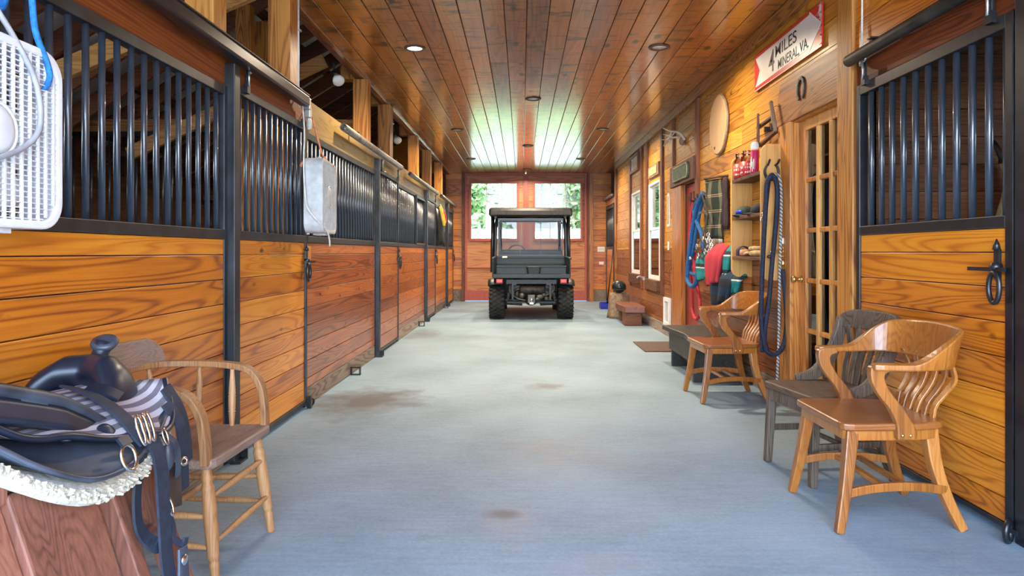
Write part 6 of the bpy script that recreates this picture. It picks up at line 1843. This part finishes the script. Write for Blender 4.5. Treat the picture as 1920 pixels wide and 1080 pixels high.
mb = MB(); mb.box(SXC - .20, SXC + .32, 1.21, 1.41, .19, .215); mb.obj('lower_shelf', 'grey_y', t, bevel=0.004)

# saddle: built facing +y at the origin, right side toward the aisle
t = thing('western_saddle', 'black western saddle with horn, striped cloth jockeys and cream fleece on the wooden stand', 'saddle', (0, 0, 0))
def tab(T, y):
    """smooth interpolation of rows (y, a, b, ..)"""
    if y <= T[0][0]: return T[0][1:]
    if y >= T[-1][0]: return T[-1][1:]
    for i in range(len(T) - 1):
        if T[i][0] <= y <= T[i + 1][0]:
            f = (y - T[i][0]) / (T[i + 1][0] - T[i][0])
            p0 = T[max(i - 1, 0)][1:]; p1 = T[i][1:]; p2 = T[i + 1][1:]; p3 = T[min(i + 2, len(T) - 1)][1:]
            return tuple(.5 * (2 * b + (c - a) * f + (2 * a - 5 * b + 4 * c - d) * f * f + (3 * b - a - 3 * c + d) * f ** 3) for a, b, c, d in zip(p0, p1, p2, p3))
def across(a, zr, xe, ze, kx=.72):
    """arch from the ridge (0, zr) to the edge (xe, ze)"""
    q = abs(a); s = 1 if a >= 0 else -1
    x = 2 * (1 - q) * q * kx * xe + q * q * xe
    z = (1 - q) ** 2 * zr + 2 * (1 - q) * q * (zr - .01) + q * q * ze
    return s * x * (1 if s > 0 else .70), z
def ridge(y): return .752 + .20 * max(0, -y - .34) - .012 * smooth01((y + .05) / .28)
SK = [(-.52, .20, .80), (-.42, .245, .765), (-.33, .300, .685), (-.24, .340, .630), (-.14, .342, .612), (-.04, .325, .612), (.06, .300, .622), (.16, .272, .640), (.26, .235, .675), (.34, .20, .72)]
def skirt(u, v, grow=0.0, dz=0.0):
    y = -.52 + .86 * u
    xe, ze = tab(SK, y)
    x, z = across(2 * v - 1, ridge(y) - .03, xe + grow * .45, ze - grow, .58)
    return (x, y * (1 + grow * .3), z + dz)
mb = MB(); mb.grid(lambda u, v: skirt(u, v, .018, -.006), 34, 30, -.034); mb.obj('fleece_lining', 'fleece', t)
mb = MB()
for i in range(900):                                  # tufts along the fleece edge
    u = R.random(); v = R.choice((0.985, 0.99, 1.0)) if R.random() < .85 else R.choice((0, .01))
    p = Vector(skirt(u, v, .018, -.012)) + Vector((0, 0, R.uniform(-.015, .006))); q = p + Vector((R.uniform(-.004, .012), R.uniform(-.01, .01), -R.uniform(.002, .007)))
    mb.beam(p, q, .010, .010, w2=.004, h2=.004)
fe = mb.obj('fleece_edge', 'fleece', t); fe['kind'] = 'stuff'
mb = MB(); mb.grid(lambda u, v: skirt(u, v, 0, .010), 34, 30, -.010); mb.obj('skirt', 'leather_mid', t)
def edge_tube(fn, r, mt, nm):
    m = MB(); m.tube([fn(i / 40) for i in range(41)], r, 6); return m.obj(nm, mt, t)
edge_tube(lambda f: skirt(f, 1.0, 0, .006), .007, 'leather', 'skirt_binding')
edge_tube(lambda f: skirt(f, 0.0, 0, .006), .007, 'leather', 'skirt_binding')
# striped jockeys
JK = [(-.48, .20, .83), (-.36, .225, .770), (-.26, .245, .722), (-.16, .262, .690), (-.06, .272, .672), (.02, .283, .650), (.10, .292, .632), (.18, .280, .632), (.24, .262, .645), (.29, .225, .680), (.33, .185, .735)]
def jock(u, v, dz=0.0):
    y = -.48 + .81 * u
    xe, ze = tab(JK, y)
    ze += .008 * math.sin(u * 21)
    x, z = across(2 * v - 1, ridge(y), xe, ze, .52)
    return (x, y, z + dz)
mb = MB(); mb.grid(lambda u, v: jock(u, v, .018), 36, 30, -.010); mb.obj('cloth_jockey', 'saddle_cloth', t)
edge_tube(lambda f: jock(f, 1.0, .014), .009, 'leather_dk', 'jockey_binding')
edge_tube(lambda f: jock(f, 0.0, .014), .009, 'leather_dk', 'jockey_binding')
# seat with rising cantle
SE = [(-.50, .205, .905, .97), (-.40, .205, .878, .87), (-.28, .205, .842, .80), (-.16, .205, .802, .765), (-.06, .203, .752, .752), (.02, .198, .710, .748), (.08, .165, .722, .748), (.13, .10, .745, .752)]
def seat(u, v):
    y = -.50 + .63 * u
    xe, ze, zr = tab(SE, y)
    a = 2 * v - 1; q = abs(a); s = 1 if a >= 0 else -1
    x = s * xe * (2 * (1 - q) * q * .78 + q * q)
    z = (1 - q) ** 2 * zr + 2 * (1 - q) * q * (zr * .45 + ze * .55 + .006) + q * q * ze
    return (x, y + .04 * q * q * (1 - u), z)
mb = MB(); mb.grid(seat, 26, 24, -.03); mb.obj('seat', 'leather', t)
mb = MB(); mb.tube([seat(0.0, i / 24) for i in range(25)], .020, 8); mb.obj('cantle_binding', 'leather_dk', t)
edge_tube(lambda f: Vector(seat(f * .9, 1.0)) + Vector((-.002, 0, -.012)), .017, 'leather', 'seat_edge')
edge_tube(lambda f: Vector(seat(f * .9, 0.0)) + Vector((.002, 0, -.012)), .017, 'leather', 'seat_edge')
mb = MB()
mb.grid(lambda u, v: (lambda p: (p[0] + .010 + .02 * v, p[1], p[2] - .026 - .055 * v))(seat(u * .84, 1.0)), 20, 4, -.02); mb.obj('seat_jockey', 'leather_dk', t)
mb = MB()
mb.grid(lambda u, v: (lambda p: (p[0] - .010 - .02 * v, p[1], p[2] - .026 - .055 * v))(seat(u * .84, 0.0)), 20, 4, .02); mb.obj('seat_jockey', 'leather_dk', t)
# swell and horn
rings = []
for i in range(33):
    f = i / 16 - 1
    x = .166 * f; q = abs(f)
    z = .772 + .018 * (1 - q * q) - .115 * max(0, q - .36) ** 1.2 * 1.9
    hh = .052 + .026 * math.exp(-((q - .72) / .22) ** 2)
    hh *= math.sqrt(max(0.02, 1 - max(0, (q - .82) / .18) ** 2))
    y = .27 - .08 * q
    dy = .066 + .018 * math.exp(-((q - .7) / .25) ** 2)
    dy *= math.sqrt(max(.03, 1 - max(0, (q - .84) / .16) ** 2))
    rings.append([Vector((x, y + dy * math.cos(a), z + hh * math.sin(a) * (1.25 if math.sin(a) < 0 and q > .55 else 1))) for a in [2 * math.pi * j / 18 for j in range(18)]])
mb = MB(); mb.loft(rings); mb.obj('swell', 'leather_dk', t)
mb = MB()
p, q = Vector((-.012, .29, .80)), Vector((-.005, .325, .868))
mb.lathe(p, q, [(0, .036), (.15, .028), (.45, .023), (.75, .025), (1, .030)], 16)
mb.obj('horn_neck', 'leather_dk', t)
mb = MB(); d = Vector((.15, -.45, .9)).normalized(); mb.lathe(q - d * .018, q + d * .012, [(0, .018), (.2, .032), (.6, .040), (.9, .036), (1, .02), (1, .001)], 20); mb.obj('horn_cap', 'leather', t)
mb = MB(); mb.beam((.035, .205, .785), (.036, .204, .802), .004, .003); o = mb.obj('worn_mark', 'label_white', t)
# conchos, rings and straps on the aisle side
def side_pt(fn, u, v, out=.012):
    p = Vector(fn(u, v)); return p + Vector((out, 0, out * .6))
for u, v in ((.40, .90), (.545, .93)):
    c = side_pt(jock, u, v, .010); nrm = Vector((.8, -.1, .6)).normalized(); mb = MB(); mb.lathe(c, c + nrm * .010, [(0, .027), (.5, .026), (1, .014), (1, .001)], 16); mb.obj('concho', 'chrome' if u < .5 else 'leather_dk', t)
def strap(pts, w, mt, nm, up=(1, 0, .2), th=.007):
    m = MB(); m.strap(spline(pts, 6), w, th, up); return m.obj(nm, mt, t)
def rg(c, r1, r2, th=.006, e1=(0, 1, 0), e2=(-.3, 0, .95)):
    m = MB(); ring(m, c, e1, Vector(e2).normalized(), r1, r2, th, 18, 6); return m.obj('ring', 'chrome', t)
rg((.338, -.085, .640), .026, .032, .0055)
strap([(.335, -.085, .672), (.320, -.085, .690)], .04, 'leather_dk', 'ring_keeper', (.8, 0, .5))
strap([(.05, .09, .778), (.13, .065, .765), (.20, .045, .738), (.255, .03, .705), (.292, .025, .668), (.308, .03, .645)], .050, 'nylon', 'rigging_strap', (.75, 0, .65))
strap([(.10, .10, .776), (.14, .115, .764), (.175, .13, .742)], .045, 'leather_dk', 'rigging_flap', (.7, 0, .7), .010)
for dy in (-.020, 0, .020): rg((.305 + .004, .030 + dy, .682), .011, .040, .0045)
strap([(.30, .055, .655), (.322, .06, .62), (.338, .055, .56), (.348, .05, .45), (.366, .04, .30), (.415, .03, .10)], .052, 'nylon', 'tie_strap', (1, 0, .05))
strap([(.30, .075, .65), (.312, .085, .60), (.322, .09, .52), (.335, .08, .44), (.345, .04, .37), (.312, .005, .42), (.308, -.005, .52), (.31, .02, .62)], .042, 'nylon', 'tie_strap', (1, .2, .05))
strap([(.235, .25, .70), (.270, .262, .64), (.275, .272, .56), (.272, .285, .48), (.270, .29, .43)], .044, 'nylon', 'front_strap', (1, 0, .2))
strap([(.21, .29, .74), (.245, .31, .66), (.255, .325, .58), (.256, .335, .50)], .058, 'nylon', 'front_strap', (1, .1, .2))
mb = MB(); mb.blob((.290, .165, .570), .020, .020, .045, 12, 8); mb.obj('hobble_keeper', 'leather', t)
strap([(.280, .16, .635), (.308, .175, .60), (.308, .19, .545), (.30, .20, .50)], .02, 'leather', 'hobble_strap')
mb = MB(); mb.plate([(-.045, -.06), (.035, -.075), (.04, .05), (-.02, .07)], (.285, .19, .48), (0, 1, 0), (-.05, 0, 1), .012); mb.obj('leather_tab', 'leather_br', t, bevel=0.003)
rg((.302, .135, .632), .010, .022, .004); rg((.305, .225, .535), .016, .010, .004)
rg((.345, .085, .455), .010, .026, .004)
strap([(.342, .08, .44), (.348, .092, .40), (.358, .082, .37), (.372, .102, .345), (.374, .112, .36)], .018, 'nylon', 'keeper')
mb = MB(); mb.plate([(-.026, -.06), (.026, -.06), (.024, .035), (-.018, .04)], (.376, .085, .305), (0, 1, 0), (-.05, 0, 1), .008); o = mb.obj('cinch_tab', 'leather', t, bevel=0.003)
mb = MB(); mb.lathe((.384, .085, .31), (.391, .085, .31), [(0, .016), (.6, .014), (1, .004)], 14); mb.obj('snap_button', 'chrome', o)
t.location = (SXC, 1.80, 0); t.rotation_euler = (0, 0, rad(-3))

# ================================================================== OUTSIDE THE WINDOWS
def tree(x, y, h, w, label, n=3200):
    t = thing('tree', label, 'tree', (x, y, -.06), 0, 'trees outside the windows')
    mb = MB(); mb.lathe((x, y, -.06), (x + .1, y, h * .55), [(0, .22), (.3, .16), (1, .08)], 10)
    for k in range(4):
        a = k * 1.7; mb.tube(spline([(x + .05, y, h * (.3 + .06 * k)), (x + w * .3 * math.cos(a), y + w * .3 * math.sin(a), h * (.45 + .07 * k)), (x + w * .5 * math.cos(a), y + w * .5 * math.sin(a), h * (.6 + .07 * k))], 4), .05, 6)
    mb.obj('trunk', 'bark', t)
    mb = MB()
    cl = [(R.uniform(-.6, .6) * w, R.uniform(-.5, .5) * w, h * R.uniform(.16, .95), R.uniform(.25, .5) * w * .6) for _ in range(18)]
    for i in range(n):
        c = R.choice(cl); d = Vector((R.gauss(0, 1), R.gauss(0, 1), R.gauss(0, 1))).normalized() * c[3] * R.uniform(.5, 1.0)
        p = Vector((x + c[0], y + c[1], c[2])) + d
        s = R.uniform(.14, .28); e1 = Vector((R.gauss(0, 1), R.gauss(0, 1), R.gauss(0, 1))).normalized(); e2 = e1.orthogonal().normalized()
        mb.add([p + e1 * s, p + e2 * s * .6, p - e1 * s, p - e2 * s * .6], [(0, 1, 2, 3)])
    mb.obj('foliage', 'leaf', t)
for i, (x, y, h, w, lb) in enumerate(((-3.6, 31.5, 8.5, 3.2, 'broad leafy tree outside the far door windows, furthest toward the stalls'), (-.2, 38.5, 9.5, 3.4, 'tall leafy tree outside behind the vehicle roof'),
                                  (2.8, 32, 8.0, 3.3, 'leafy tree outside the window above the vehicle on the tack room side'), (-2.6, 47, 10.5, 4.0, 'tall pale leafy tree far behind the others, between the two far windows'), (2.6, 44.5, 10.0, 3.8, 'tall leafy tree far back on the tack room side of the vehicle roof'), (6.2, 36.5, 9.0, 3.2, 'leafy tree outside beyond the corner with the switch plates'))):
    tree(x, y, h, w, lb)
tree(9.0, 13.5, 6.0, 2.6, 'leafy tree outside the tack room windows')
tree(8.5, 18.5, 6.5, 2.8, 'second leafy tree outside the tack room windows, farther along')
t = thing('board_fence', 'white board fence outside the far door windows', 'fence', (0, 27, 0))
mb = MB()
for z in (.25, .75, 1.25, 1.70): mb.box(-9, 9, 26.98, 27.02, z, z + .38)
mb.obj('rail_board', 'pale', t)
for i in range(10):
    mb = MB(); mb.box(-9 + 2 * i - .06, -9 + 2 * i + .06, 27.02, 27.14, -.06, 2.1); mb.obj('fence_post', 'pale', t)
